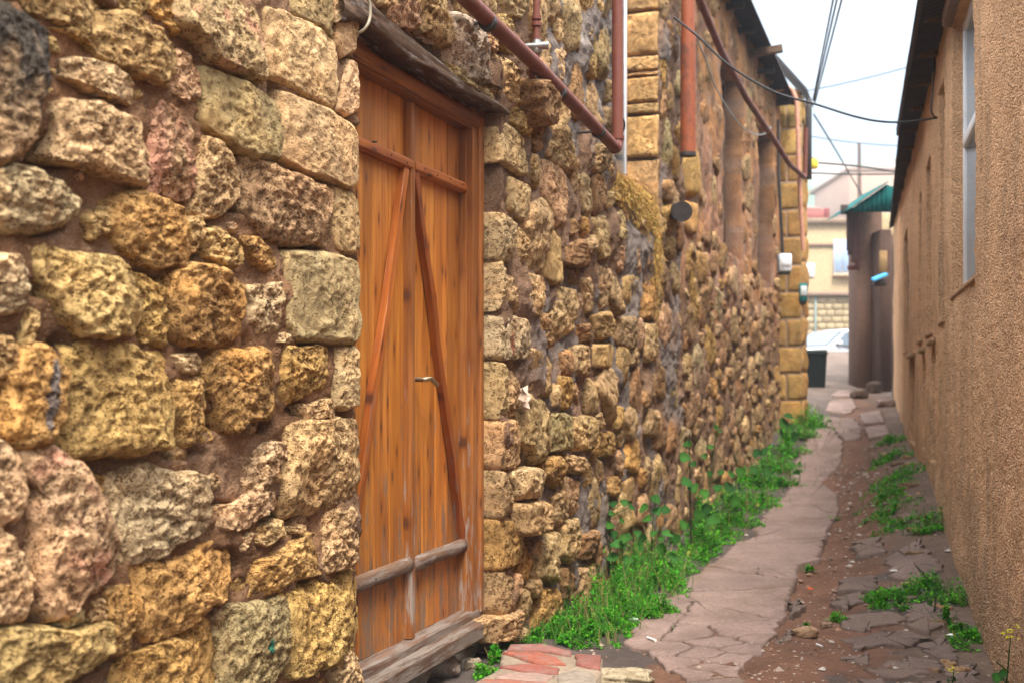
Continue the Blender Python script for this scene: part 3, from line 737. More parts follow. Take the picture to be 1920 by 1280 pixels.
def ex_qr(ab, C):
    u0, z0 = WZ(944, 645); m = sstep(.4, .6, np.exp(-((ab[:, 0]-u0)/.018)**4-((ab[:, 1]-z0)/.05)**4)+.3*perlin(ab[:, 0]*50, ab[:, 1]*30, 2))[:, None]
    return C*(1-m)+np.array([.30, .10, .05])*m
EXT = dict(black=ex_black, pink=ex_pink, pinkr=ex_pinkr, smear=ex_smear, green=ex_green, qr=ex_qr)
class Occ:
    def __init__(s, u0, u1, z0, z1, res=.01):
        s.u0, s.z0, s.r = u0, z0, res; s.g = np.zeros((int((z1-z0)/res)+1, int((u1-u0)/res)+1), bool)
    def rast(s, p):
        x = (p[:, 0]-s.u0)/s.r; y = (p[:, 1]-s.z0)/s.r
        x0, x1 = int(max(x.min()-1, 0)), int(min(x.max()+2, s.g.shape[1])); y0, y1 = int(max(y.min()-1, 0)), int(min(y.max()+2, s.g.shape[0]))
        if x1 <= x0 or y1 <= y0: return None
        X, Y = np.meshgrid(np.arange(x0, x1), np.arange(y0, y1)); ins = np.zeros(X.shape, bool)
        n = len(p)
        for i in range(n):
            xa, ya, xb, yb = x[i], y[i], x[(i+1) % n], y[(i+1) % n]
            if abs(yb-ya) < 1e-9: continue
            cnd = ((ya > Y) != (yb > Y)) & (X < (xb-xa)*(Y-ya)/(yb-ya)+xa); ins ^= cnd
        return (slice(y0, y1), slice(x0, x1)), ins
    def put(s, p):
        r = s.rast(p)
        if r: s.g[r[0]] |= r[1]
    def free(s, p, tol=.02):
        r = s.rast(p)
        if not r: return False
        n = r[1].sum(); return n > 0 and (s.g[r[0]] & r[1]).sum() <= tol*n
PARTS = []      # (area as seen, name, arrays, material, parent)
def add_stone(pxpoly, tint, top, fl, parent_list, NR, NA, clampu=None, rough=1.0):
    top = max(top, .026)
    P = np.array([WZ(x, y, top*.6) for x, y in pxpoly])
    kw = dict(w_top=top, tint=tint, NR=NR, NA=NA, rough=rough)
    if fl in ('cut', 'q', 'qr'): kw.update(rough=.42, pit=.5, edge=.018, power=16, tilt=.03, cut=-1)
    if fl in ('q', 'qr'): P[:, 0] = np.maximum(P[:, 0], JR+.004); kw.update(skirt=.16, pit=.8, rough=.65)
    if clampu is not None: P[:, 0] = np.minimum(P[:, 0], clampu)
    if fl in EXT: kw['extra'] = EXT[fl]
    if clampu is not None and P[:, 0].max() > clampu-.02: kw['skirt'] = .2
    if fl == 'q' or fl == 'qr' or fl == 'cut': kw['grow'] = 1.08
    else: kw['grow'] = 1.12; kw['cut'] = -1; kw['power'] = 12
    parent_list.append((stone_arrays(P, **kw), P))
near_l, mid_l = [], []
for p, t, h, f in NEAR: add_stone(p, t, h*.8, f, near_l, 38, 96, clampu=JL, rough=.72)
for p, t, h, f in UPPER: add_stone(p, t, h, f, mid_l, 20, 60)
for p, t, h, f in QUOIN: add_stone(p, t, h, f, mid_l, 20, 60)
for p, t, h, f in MID: add_stone(p, t, h, f, mid_l, 12, 52)

def autofill(occ, region, sizes, tries, tints, asp=(.8, 1.7), top=(.02, .06), NR=7, NA=26, lst=None, pxlim=None, rough=1.0):
    u0, u1, z0, z1 = region
    for sz, n in zip(sizes, tries):
        cu = rng.uniform(u0, u1, n); cz = rng.uniform(z0, z1, n)
        for a, b in zip(cu, cz):
            ar = rng.uniform(*asp); s = sz*rng.uniform(.75, 1.2); hw, hh = s*math.sqrt(ar)/2, s/math.sqrt(ar)/2
            k = int(rng.integers(6, 9)); t = np.sort(rng.uniform(0, 2*np.pi, k)*.25+np.arange(k)*2*np.pi/k)
            ce, se = np.cos(t), np.sin(t); e = (np.abs(ce)**4+np.abs(se)**4)**(-.25)*rng.uniform(.82, 1.05, k)
            r = rng.normal(0, .12); x = ce*e*hw; y = se*e*hh
            P = np.stack([a+x*math.cos(r)-y*math.sin(r), b+x*math.sin(r)+y*math.cos(r)], 1)
            if P[:, 0].min() < u0 or P[:, 0].max() > u1: continue
            if occ.free(P):
                occ.put(P)
                tt = tints[int(rng.integers(len(tints)))]
                lst.append((stone_arrays(P, w_top=rng.uniform(*top), tint=tt, NR=NR, NA=NA, rough=rough, grow=1.10, cut=1, edge=.07), P))
# near: small filler stones in the joints
on = Occ(1.0, JL, -.1, 3.3)
for _, P in near_l: on.put(P)
autofill(on, (1.2, JL-.02, -.05, 3.2), (.09, .06, .04), (150, 500, 900), 'TYPKO', top=(.0, .02), NR=8, NA=32, lst=near_l)
U1 = 8.65
om = Occ(JL, U1, -.1, 3.85)
for _, P in mid_l: om.put(P)
om.put(np.array([(JL-.1, -.2), (JR+.02, -.2), (JR+.02, ZT+.08), (JL-.1, ZT+.08)])); om.put(np.array([(WIN[0], WIN[2]-.04), (WIN[1]+.04, WIN[2]-.04), (WIN[1]+.04, 5), (WIN[0], 5)]))
autofill(om, (JL+.03, U1-.02, -.05, 3.78), (.34, .26, .19, .13, .09), (700, 1200, 2200, 2600, 2000), 'TTBBTKYTGO', lst=mid_l, asp=(.6, 1.6), top=(.02, .06))
lists = [(house, near_l+mid_l, 300)]

def emit(parent, lst, maxn, cy0=0):
    def seen(it):
        (V, Q, T, C, s), P = it; c = P.mean(0); y = max(c[0]*CS, .5); x = -A0+SN*c[0]
        px = 960+F*x/y; py = HY-(c[1]-CZ)*F/y
        vis = (-60 < px < 1980) and (-80 < py < 1350)
        foreshort = abs(A0)/math.hypot(y, x)
        return (1 if vis else 0), s*s*foreshort/(y*y)
    lst = sorted(lst, key=lambda i: [-v for v in seen(i)])
    for (V, Q, T, C, s), P in lst[:maxn]:
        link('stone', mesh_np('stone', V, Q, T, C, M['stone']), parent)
    rest = lst[maxn:]
    if rest:
        mb = MB()
        for (V, Q, T, C, s), P in rest: mb.add(V, Q, T, C)
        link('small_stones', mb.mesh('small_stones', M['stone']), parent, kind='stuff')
    return len(lst)
emit(house, near_l+mid_l, 292)

def mort_near(u, z):
    h = .012*fbm(u*5, z*5, 1, 4)*1.6+.02*fbm(u*2.2, z*2.2, 9, 2)+.008*fbm(u*22, z*22, 3, 4)+.002+.004*ridg(u*30, z*34, 8, 3)+.005*fbm(u*60, z*60, 8, 2)
    h = h-.05*sstep(.24, .42, fbm(u*4.5, z*8.5, 23, 2)+.06)
    return h
def mc_near(u, z):
    m = fbm(u*3, z*3, 5, 3)[..., None]; g = sstep(.1, .5, fbm(u*2.3, z*4, 31, 3)+.1)[..., None]
    c = np.array([.235, .128, .068])*(1+.45*m); return c*(1-g*.5)+np.array([.30, .2, .135])*g*.5
relief('mortar', np.arange(.95, JL-.018, .009), np.arange(-.12, 3.4, .009), mort_near, mc_near, M['mortar'], house)
def mort_mid(u, z):
    h = .03*fbm(u*4, z*3.2, 1, 4)+.014*ridg(u*13, z*9, 3, 3)-.006+.012*fbm(u*30, z*24, 3, 3)
    h = h+.03*sstep(.1, .45, fbm(u*2.6, z*1.9, 12, 2))
    inn = (u > WIN[0]) & (u < WIN[1]) & (z > WIN[2]+.0)
    h = np.where(inn, -.215+.008*fbm(u*8, z*8, 2, 3), h)
    return h
def mc_mid(u, z):
    g = sstep(-.15, .3, fbm(u*2.2, z*1.3, 77, 3)+.55*np.exp(-((u-6.1)/.5)**2)*sstep(1.9, 2.6, z)+.18*np.exp(-((u-5.8)/.5)**2))
    w = sstep(.05, .35, fbm(u*5, z*2.5, 41, 3))*np.exp(-((u-6.15)/.45)**2)*sstep(2.1, 2.7, z)
    c = np.array([.23, .14, .09])*(1+.4*fbm(u*6, z*6, 2, 3))[..., None]; g = (g*sstep(4.95, 5.5, u))[..., None]
    c = c*(1-g)+np.array([.215, .18, .165])*g
    w = w[..., None]; c = c*(1-w)+np.array([.46, .42, .40])*w
    return c
relief('mortar', grid_lines(JR+.012, U1, .013, (WIN[0], WIN[1])), grid_lines(-.12, 3.8, .014, (WIN[2],)), mort_mid, mc_mid, M['mortar'], house)
relief('mortar', np.arange(JL-.018, JR+.012, .014), np.arange(ZT+.06, 3.8, .014), lambda u, z: mort_mid(u, z), lambda u, z: mc_mid(u, z), M['mortar'], house)
MB().box(.95, JL-.02, .2, .45, -.3, 3.8).box(JR+.02, 6.6, .16, .45, -.3, 3.8).box(6.6, U1, .26, .45, -.3, 3.8).box(JL-.02, JR+.02, .16, .45, ZT+.07, 3.8).obj('wall_core', M['core'], house)
# top of near part of the wall continues
relief('mortar', np.arange(.95, JL-.018, .03), np.arange(3.39, 3.8, .03), mort_near, mc_near, M['mortar'], house)
tl = []
ot = Occ(1.0, JL, 3.3, 4.9)
autofill(ot, (1.2, JL-.02, 3.35, 3.78), (.3, .2, .12), (100, 300, 300), 'TYPKO', lst=tl)
mb = MB()
for (V, Q, T, C, s), P in tl: mb.add(V, Q, T, C)
link('small_stones', mb.mesh('small_stones', M['stone']), house, kind='stuff')

# ashlar blocks on the window jamb that faces the camera
yj = [390, 297, 213, 192, 142, 133, 103, 20, -50]; tj = ['T', 'P', 'T', 'H', 'T', 'T', 'T', 'T', 'T']
Yj = CS*WIN[1]
for i in range(len(yj)-1):
    z0 = CZ+(HY-yj[i])*Yj/F; z1 = CZ+(HY-yj[i+1])*Yj/F
    P = np.array([(0.0, z0+.008), (.225, z0+.006), (.228, z1-.006), (.002, z1-.006)])
    V, Q, T, C, s = stone_arrays(P, w_top=.03, skirt=.02, NR=9, NA=44, rough=.6, tint=(.50, .33, .18), pit=.45, edge=.012, power=14, tilt=.03, cut=0, grow=1.0,
                                 frame=((WIN[1], .212, 0), (0, -1, 0), (0, 0, 1), (-1, 0, 0)))
    link('jamb_block', mesh_np('jamb_block', V, Q, T, C, M['stone']), house)
wn = MB().box(WIN[0]+.01, WIN[1]-.03, .18, .205, WIN[2]+.02, WIN[2]+.07).box(WIN[0]+.01, WIN[1]-.03, .18, .205, 3.68, 3.74).box(WIN[0]+.01, WIN[0]+.07, .18, .205, WIN[2]+.07, 3.68).box(WIN[1]-.08, WIN[1]-.03, .185, .205, WIN[2]+.02, 3.74).obj('window', M['white'], house)
MB().box(WIN[0]+.07, WIN[1]-.095, .186, .194, WIN[2]+.07, 3.68).obj('pane', M['glass'], wn)
MB().box(WIN[0]+.6, WIN[0]+.65, .175, .2, WIN[2]+.07, 3.68).obj('mullion', M['white'], wn)

# ------------------------------------------------------------------ timber
def plank(name, p0, p1, width, thick, mat, parent, nrm=(0, -1, 0), tint=(1, 1, 1), seg=10, wob=.001, b=.002, prof='box', sub=None, taper=None):
    p0, p1 = Vector(p0), Vector(p1); L = (p1-p0).length; zax = (p1-p0).normalized(); yax = Vector(nrm); yax = (yax-zax*yax.dot(zax)).normalized(); xax = yax.cross(zax)
    hw, ht = width/2, thick/2
    if prof == 'box': sec = [(-hw+b, -ht), (hw-b, -ht), (hw, -ht+b), (hw, ht-b), (hw-b, ht), (-hw+b, ht), (-hw, ht-b), (-hw, -ht+b)]
    elif prof == 'mould': sec = [(-hw, -ht), (hw, -ht), (hw, ht*.2), (hw*.8, ht*.3), (hw*.75, ht*.75), (hw*.5, ht), (-hw*.5, ht), (-hw*.75, ht*.75), (-hw*.8, ht*.3), (-hw, ht*.2)]
    else: sec = [(hw*math.cos(a)*(1 if math.sin(a) > -.1 else 1), ht*math.sin(a)) for a in [2*math.pi*i/14 for i in range(14)]]
    n = len(sec); V = []; s = rng.uniform(0, 99)
    for i in range(seg+1):
        t = i/seg; sc = 1 if taper is None else taper(t)
        ox, oy = wob*float(perlin(t*4, s, 0)), wob*float(perlin(t*4, s, 5))
        for (x, y) in sec:
            e = wob*.8*float(perlin(x*90+s, y*90, t*L*14))
            V.append((x*sc+ox+e, y*sc+oy+e, t*L))
    Q = [[i*n+k, i*n+(k+1) % n, (i+1)*n+(k+1) % n, (i+1)*n+k] for i in range(seg) for k in range(n)]
    V += [(0, 0, 0), (0, 0, L)]; a, bb = len(V)-2, len(V)-1
    T = [[a, (k+1) % n, k] for k in range(n)]+[[bb, seg*n+k, seg*n+(k+1) % n] for k in range(n)]
    me = mesh_np(name, V, Q, T, tint, mat, smooth=(prof == 'round'))
    o = bpy.data.objects.new(name, me); COL.objects.link(o)
    m = Matrix((xax, yax, zax)).transposed().to_4x4(); m.translation = p0
    if parent is not None:
        o.parent = parent; pm = Matrix.Translation(parent.location) if (parent.type == 'MESH' or parent.get('is_part')) else Matrix.Identity(4)
        m = pm.inverted() @ m
    o.matrix_local = m; return o
DW = .10       # how far the leaves stand behind the wall face
def part_empty(name, loc, parent):
    o = bpy.data.objects.new(name, None); COL.objects.link(o); o.parent = parent; o.location = loc; o['is_part'] = 1; o.empty_display_size = .1; return o
# frame
fr = part_empty('door_frame', (JR-.05, .05, .2), house)
plank('jamb', (4.785, .075, .185), (4.785, .075, 2.19), .11, .06, M['frame'], fr, tint=(1.15, 1.1, 1))
plank('jamb_moulding', (4.812, .042, .185), (4.812, .042, 2.15), .05, .016, M['frame'], fr, tint=(1.25, 1.2, 1.1), prof='mould')
plank('jamb_stop', (4.735, .105, .185), (4.735, .105, 2.1), .016, .07, M['frame'], fr, tint=(1.3, 1.3, 1.2))
plank('jamb', (3.70, .075, .185), (3.70, .075, 2.19), .07, .06, M['frame'], fr)
plank('head', (3.66, .08, 2.142), (4.84, .08, 2.142), .10, .06, M['frame'], fr, seg=14)
plank('head_moulding', (3.66, .043, 2.125), (4.79, .043, 2.125), .05, .018, M['frame'], fr, prof='mould', seg=14, tint=(1.2, 1.15, 1))
plank('head_fascia', (3.66, .055, 2.182), (4.84, .055, 2.182), .03, .05, M['frame'], fr, seg=14, tint=(.6, .55, .5))
ZB, ZTOP = .192, 2.092
def leaf(u0, u1, side, handle=False):
    L = part_empty('door_leaf', ((u0+u1)/2, DW, ZB), house)
    nb = 4; bw = (u1-u0)/nb
    MB().box(u0+.002, u1-.002, DW+.016, DW+.03, ZB+.005, ZTOP-.002, c=(.25, .12, .08, 1))
    for i in range(nb):
        t = rng.uniform(.66, 1.12); tn = (t*rng.uniform(.95, 1.05), t*rng.uniform(.9, 1.03), t*rng.uniform(.85, 1.05))
        plank('board', (u0+bw*(i+.5), DW+.012+rng.uniform(-.001, .001), ZB+rng.uniform(0, .006)), (u0+bw*(i+.5), DW+.012, ZTOP), bw-.006, .022, M['pine'], L, tint=tn, seg=24, wob=.0008, b=.0025)
    plank('top_rail', (u0-.004, DW-.016, 1.862), (u1+.003, DW-.016, 1.862), .042, .034, M['pine'], L, prof='mould', tint=(.95, .8, .8), seg=12)
    plank('bottom_rail', (u0-.004, DW-.017, .452), (u1+.006, DW-.017, .458), .056, .036, M['grey_wood'], L, prof='round', seg=12, wob=.003, tint=(1.1, 1.05, 1))
    if side < 0: plank('brace', (u0+.02, DW-.014, .47), (u1-.03, DW-.014, 1.842), .036, .028, M['pine'], L, tint=(.8, .62, .55), seg=16, wob=.006)
    else: plank('brace', (u1-.012, DW-.014, .48), (u0+.018, DW-.014, 1.842), .036, .028, M['pine'], L, tint=(.55, .36, .28), seg=16, wob=.010)
    nb_ = MB()
    for i in range(nb):
        for zz_ in (.455, 1.862):
            for s_ in (.1,):
                x_ = u0+bw*(i+.5+s_)+rng.normal(0, .004); z_ = zz_+rng.normal(0, .006)
                nb_.tube([(x_, DW+.004, z_), (x_, DW-.036, z_)], [.0035, .003], 7)
    nn_ = nb_.obj('nails', M['iron'], None, kind='stuff'); nn_.parent = L; nn_.location = Vector(nn_.location)-L.location
    if handle:
        hb = MB().tube(bend([(u0+.035, DW, 1.108), (u0+.035, DW-.055, 1.108), (u0+.06, DW-.06, 1.112), (u0+.13, DW-.056, 1.088)], .012), [.009]*2+[.0085]*12+[.007]*2, 10)
        h = hb.obj('handle', M['brass'], None); h.parent = L; h.location = Vector(h.location)-Vector((0, 0, 0))-L.location
    return L
leaf(3.735, 4.218, -1)
leaf(4.248, 4.727, 1, True)
plank('meeting_strip', (4.233, DW-.012, ZB+.005), (4.233, DW-.012, ZTOP-.01), .046, .034, M['frame'], house, prof='mould', seg=20, tint=(1.35, 1.35, 1.3))
plank('doorsill', (3.64, .105, .168), (4.835, .10, .172), .05, .12, M['sill_wood'], house, seg=16, wob=.004, b=.006, tint=(1.15, 1, 1))
plank('doorsill', (3.62, .03, .122), (4.85, .022, .130), .07, .06, M['sill_wood'], house, seg=16, wob=.006, b=.01, tint=(.95, .9, .9))
# lintel beam: wavy weathered log
def beam():
    bot = [(640, 40), (668, 40), (699, 49), (735, 82), (768, 111), (800, 128), (827, 144), (855, 164), (884, 180), (915, 198), (952, 215)]
    top = [(640, -45), (668, -28), (699, -4), (735, 32), (768, 62), (800, 88), (827, 112), (855, 134), (884, 154), (915, 176), (952, 199)]
    B = np.array([WZ(x, y, .045) for x, y in bot]); T = np.array([WZ(x, y, .045) for x, y in top])
    us = np.linspace(B[0, 0], B[-1, 0]+.01, 120); zb = np.interp(us, B[:, 0], B[:, 1]); zt = np.interp(us, T[:, 0], T[:, 1])+.012
    zb = zb+.004*fbm(us*9, 0, 1, 4)
    K = 26; V = []; C = []
    for i, u in enumerate(us):
        for k in range(K):
            a = k/(K-1)
            if a < .3: s = a/.3; p = (u, .16-.205*s, zb[i]+.012*(1-s))          # underside
            elif a < .75: s = (a-.3)/.45; p = (u, -.045-.018*math.sin(s*3.1)+.03*s, zb[i]+(zt[i]-zb[i])*s)
            else: s = (a-.75)/.25; p = (u, -.015+.17*s, zt[i]+.004*s)
            V.append(p)
    V = np.array(V); n = fbm(V[:, 0]*4, V[:, 1]*30, V[:, 2]*70, 4); V[:, 1] += .009*n; V[:, 2] += .006*fbm(V[:, 0]*6, V[:, 1]*25, V[:, 2]*50+9, 3)
    idx = np.arange(len(us)*K).reshape(len(us), K)
    Q = np.stack([idx[:-1, :-1], idx[:-1, 1:], idx[1:, 1:], idx[1:, :-1]], -1).reshape(-1, 4)
    V = np.vstack([V, [[us[-1]+.004, .05, (zb[-1]+zt[-1])/2]]]); c = len(V)-1
    T3 = [[idx[-1, k], idx[-1, k+1], c] for k in range(K-1)]
    # turn so the grain runs along local z of the object
    Cc = np.tile(np.array([1, 1, 1.]), (len(V), 1))
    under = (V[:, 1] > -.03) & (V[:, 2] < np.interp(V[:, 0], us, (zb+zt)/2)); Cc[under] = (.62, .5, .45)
    c0 = V.mean(0); V = V-c0; W = np.stack([V[:, 2], V[:, 1], -V[:, 0]], -1)     # rotate about y so x -> -z
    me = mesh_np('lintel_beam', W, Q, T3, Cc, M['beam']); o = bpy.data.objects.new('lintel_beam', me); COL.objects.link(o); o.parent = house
    m = Matrix(((0, 0, -1), (0, 1, 0), (1, 0, 0))).to_4x4(); m.translation = Vector(c0); o.matrix_local = m
beam()

# moss on the window sill (hanging tufts)
def moss(name, pts, ncl, label, cat, sz=.018, cols=((.42, .30, .08), (.42, .20, .045)), parent=None):
    V = []; C = []; T = []
    for (u, w, z, du, dz) in pts:
        for _ in range(ncl):
            p = np.array([u+rng.normal(0, du), -(w+abs(rng.normal(0, .014))), z-abs(rng.normal(0, dz))])
            d = rng.normal(0, 1, 3); d[2] = -abs(d[2])*3-.6; d /= np.linalg.norm(d); e = np.cross(d, rng.normal(0, 1, 3)); e /= np.linalg.norm(e)
            s = sz*rng.uniform(.6, 1.5); n = len(V)
            V += [p, p+d*s*1.8+e*s*.10, p+d*s*1.7-e*s*.10]; T.append([n, n+1, n+2])
            f = rng.uniform(); c = np.array(cols[0])*(1-f)+np.array(cols[1])*f; c = c*rng.uniform(.6, 1.25); C += [c]*3
    me = mesh_np(name, V, None, T, C, M['moss'])
    o = link(name, me, None, kind='stuff'); m = Matrix.Translation(Vector(LA)) @ Matrix.Rotation(LROT, 4, 'Z'); o.matrix_world = m @ Matrix.Translation(o.location)
    if label: o['label'] = label
    return o
mp_ = []
for t in np.linspace(0, 1, 26):
    px = 1160+t*72; py = 328+t*52+4*math.sin(t*20); u, z = WZ(px, py, .03); L = .05+.10*t+(.30 if t > .86 else 0)+.05*math.sin(t*31)
    for k in range(3): mp_.append((u, .02+.01*k, z-k*L*.3+.02, .035, L*.5))
moss('moss', mp_, 190, 'dry orange moss hanging off the window sill', None)
m2 = []
for t in np.linspace(0, 1, 8):
    u, z = WZ(1290+t*14, 460+t*110, .03); m2.append((u, .02, z, .04, .05))
moss('moss', m2, 70, 'small streak of orange moss on the plastered wall', None)

# slab of cement along the seam, red stained
# ================================================================== PLASTERED HOUSE (further up the alley)
ph = thing('plastered_house', LA, 'brown patchy plastered house with exposed rubble stones under its windows', 'house', rz=LROT)
U2 = 14.92
NI = [(10.55, 11.67, 2.26, 4.0), (12.95, 14.15, 2.24, 3.94)]
def hp(u, z):
    h = .035*fbm(u*1.1, z*1.1, 4, 4)+.012*fbm(u*5, z*5, 9, 4)+.010*fbm(u*16, z*16, 19, 3)
    low = sstep(2.2, 1.5, z+.5*fbm(u*1.3, z, 6, 3)); h = h-.012*low+.018*low*ridg(u*9, z*9, 2, 3)
    for a, b, c, d in NI: h = np.where((u > a) & (u < b) & (z > c) & (z < d), -.19, h)
    return h
def cp(u, z):
    n = fbm(u*1.5, z*.7, 3, 4); m = fbm(u*3.4, z*3.0, 13, 4)
    a = np.array([.38, .20, .12]); b = np.array([.47, .235, .10]); g = np.array([.30, .22, .18]); st = np.array([.16, .10, .075])
    t = sstep(-.2, .3, n+.5*sstep(2.6, 4, z))[..., None]; c = a*(1-t)+b*t
    t = sstep(.1, .45, m)[..., None]; c = c*(1-t*.6)+g*t*.6
    t = sstep(.0, .35, fbm(u*2.2, z*.9, 55, 3))[..., None]; c = c*(1-t*.65)+st*t*.65
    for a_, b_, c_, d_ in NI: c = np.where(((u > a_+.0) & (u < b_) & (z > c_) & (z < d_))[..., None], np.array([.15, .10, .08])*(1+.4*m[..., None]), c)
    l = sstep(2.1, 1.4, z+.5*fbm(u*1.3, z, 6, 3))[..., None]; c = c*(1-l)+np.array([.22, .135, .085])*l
    return c
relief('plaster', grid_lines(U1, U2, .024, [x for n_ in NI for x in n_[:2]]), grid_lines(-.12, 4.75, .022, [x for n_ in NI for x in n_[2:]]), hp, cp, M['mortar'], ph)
MB().box(U1, U2, .24, .6, -.3, 4.75).obj('wall_core', M['core'], ph)
for a, b, c, d in NI:
    w_ = MB().box(a+.01, a+.07, .15, .18, c+.01, d-.01).box(b-.07, b-.01, .15, .18, c+.01, d-.01).box(a+.07, b-.07, .15, .18, c+.01, c+.06).box(a+.07, b-.07, .15, .18, d-.06, d-.01).box((a+b)/2-.02, (a+b)/2+.02, .15, .18, c+.06, d-.06).obj('window', M['grey_wood'], ph)
    MB().box(a+.07, b-.07, .165, .172, c+.06, d-.06).obj('pane', M['glass'], w_)
op = Occ(U1, U2, -.1, 4.7); fl = []
for a, b, c, d in NI: op.put(np.array([(a-.03, c-.05), (b+.03, c-.05), (b+.03, d+.05), (a-.03, d+.05)]))
for P_ in ([(1288,270),(1312,285),(1312,372),(1288,365)], [(1286,375),(1312,382),(1312,440),(1288,440)]):
    P = np.array([WZ(x, y, .03) for x, y in P_]); op.put(P); fl.append((stone_arrays(P, w_top=.05, tint='O', NR=8, NA=30, rough=.5, pit=.4, cut=1), P))
autofill(op, (U1+.02, U2-.02, -.05, 1.75), (.42, .30, .21, .14), (500, 1200, 1900, 2200), 'BTKBTKOBTH', lst=fl, asp=(1.0, 2.2), top=(.012, .04), NR=7, NA=24)
autofill(op, (U1+.02, U2-.02, 1.7, 2.3), (.36, .24, .16), (300, 500, 600), 'BTKBKOB', lst=fl, asp=(.9, 2.2), top=(.01, .045), NR=5, NA=20)
autofill(op, (U1+.02, U2-.02, 2.3, 4.6), (.40, .27, .18), (120, 260, 300), 'KBKTB', lst=fl, asp=(1.1, 2.2), top=(.0, .03), NR=5, NA=20)
emit(ph, fl, 290)
# roof of the plastered house (corrugated, low pitch, small overhang)
def corrug(mb, u0, u1, y0, z0, y1, z1, pitch=.076, amp=.011, th=.012, c=(1, 1, 1, 1), n=5, along='x'):
    us = np.arange(u0, u1, pitch/6); V = []
    for s in (0, 1):
        for u in us:
            zz = amp*math.sin(2*math.pi*u/pitch)
            for k in range(n+1):
                t = k/n; V.append((u, y0+(y1-y0)*t, z0+(z1-z0)*t+zz-s*th))
    m = len(us)*(n+1); idx = np.arange(m).reshape(len(us), n+1)
    Q = np.stack([idx[:-1, :-1], idx[:-1, 1:], idx[1:, 1:], idx[1:, :-1]], -1).reshape(-1, 4)
    Q = np.vstack([Q, Q[:, ::-1]+m])
    sd = [[idx[i, 0], idx[i+1, 0], idx[i+1, 0]+m, idx[i, 0]+m] for i in range(len(us)-1)]+[[idx[i, n], idx[i, n]+m, idx[i+1, n]+m, idx[i+1, n]] for i in range(len(us)-1)]
    for k in range(n): sd.append([idx[-1, k], idx[-1, k+1], idx[-1, k+1]+m, idx[-1, k]+m]); sd.append([idx[0, k+1], idx[0, k], idx[0, k]+m, idx[0, k+1]+m])
    mb.add(V, np.vstack([Q, sd]), None, c)
rf = MB(); corrug(rf, 8.4, 14.85, -.22, 4.47, 3.0, 5.6)
rfo = rf.obj('roof', M['roof'], ph, fix=False)
for u in np.arange(9.2, 14.8, .75): MB().box(u, u+.06, -.16, .9, 4.40, 4.455).obj('rafter', M['iron'], ph)
plank('outrigger_beam', (12.1, -.02, 4.37), (12.1, -.34, 4.40), .07, .07, M['beam'], ph, nrm=(1, 0, 0))

# cement seam between the two houses
# ================================================================== YELLOW STONE HOUSE (end of the row)
yh = thing('cut_stone_house', LA, 'yellow cut stone house end projecting past the brown plastered wall', 'house', rz=LROT)
WH = .27
MB().box(U2, 15.6, -WH+.005, 2.5, -.3, 4.6).obj('wall_core', M['core'], yh)
# cut blocks on the end wall facing the camera
zc = .2; row = 0
YB = CS*U2
while zc < 5.2:
    hgt = .34+.02*rng.uniform(-1, 1); x = -.02 if row % 2 else -.22
    ztop_at = lambda xx: 4.62+(xx+.02)*1.45   # sloping top: rises away from the alley
    while x < 1.6:
        wd = .40; xa, xb = max(x, 0.0), min(x+wd, 1.6)
        if xb-xa > .08 and zc < ztop_at(xb)-.1:
            za, zb1, zb2 = zc+.004, min(zc+hgt-.006, ztop_at(xa)), min(zc+hgt-.006, ztop_at(xb))
            if zb1-za > .04:
                t = (.40, .265, .12) if zc < 3.6 else ((.5, .36, .17) if zc < 4.4 else (.34, .19, .11)); t = tuple(v_*f_ for v_, f_ in zip(t, (rng.uniform(.75, 1.1),)*3))
                V, Q, T, C, s = stone_arrays(np.array([(xa+.004, za), (xb-.004, za), (xb-.004, zb2), (xa+.004, zb1)]), w_top=.014, skirt=.02, NR=5, NA=24, rough=.25, tint=t, pit=.35, edge=.008, power=16, tilt=.02, cut=0, grow=1.0,
                    frame=((U2, -WH, 0), (0, 1, 0), (0, 0, 1), (-1, 0, 0)))
                link('block', mesh_np('block', V, Q, T, C, M['stone']), yh)
        x += wd
    zc += hgt; row += 1
zc = .2; row = 0
while zc < 4.6:     # blocks of its front
    for a in ((U2, U2+.4) if row % 2 else (U2, U2+.22), (U2+.4, 15.6) if row % 2 else (U2+.22, 15.6)):
        V, Q, T, C, s = stone_arrays(np.array([(a[0]+.004, zc+.004), (a[1]-.004, zc+.004), (a[1]-.004, zc+.335), (a[0]+.004, zc+.335)]), w_top=.02, skirt=.02, NR=5, NA=24, rough=.6, tint='O', pit=.4, edge=.012, power=14, cut=0, grow=1.0, frame=((0, -WH, 0), (1, 0, 0), (0, 0, 1), (0, -1, 0)))
        link('block', mesh_np('block', V, Q, T, C, M['stone']), yh)
    zc += .34; row += 1
MB().add([(U2-.1, -WH-.07, 4.62), (U2-.1, 1.6, 7.0), (U2-.1, 1.6, 7.05), (U2-.1, -WH-.07, 4.66), (15.7, -WH-.07, 4.62), (15.7, 1.6, 7.0), (15.7, 1.6, 7.05), (15.7, -WH-.07, 4.66)],
         [[0, 1, 2, 3], [4, 7, 6, 5], [0, 4, 5, 1], [3, 2, 6, 7], [0, 3, 7, 4], [1, 5, 6, 2]]).obj('roof', M['roof'], yh, smooth=False)
MB().box(15.05, 15.11, -WH-.10, -WH-.03, 3.6, 4.6).obj('downpipe', M['iron'], yh)

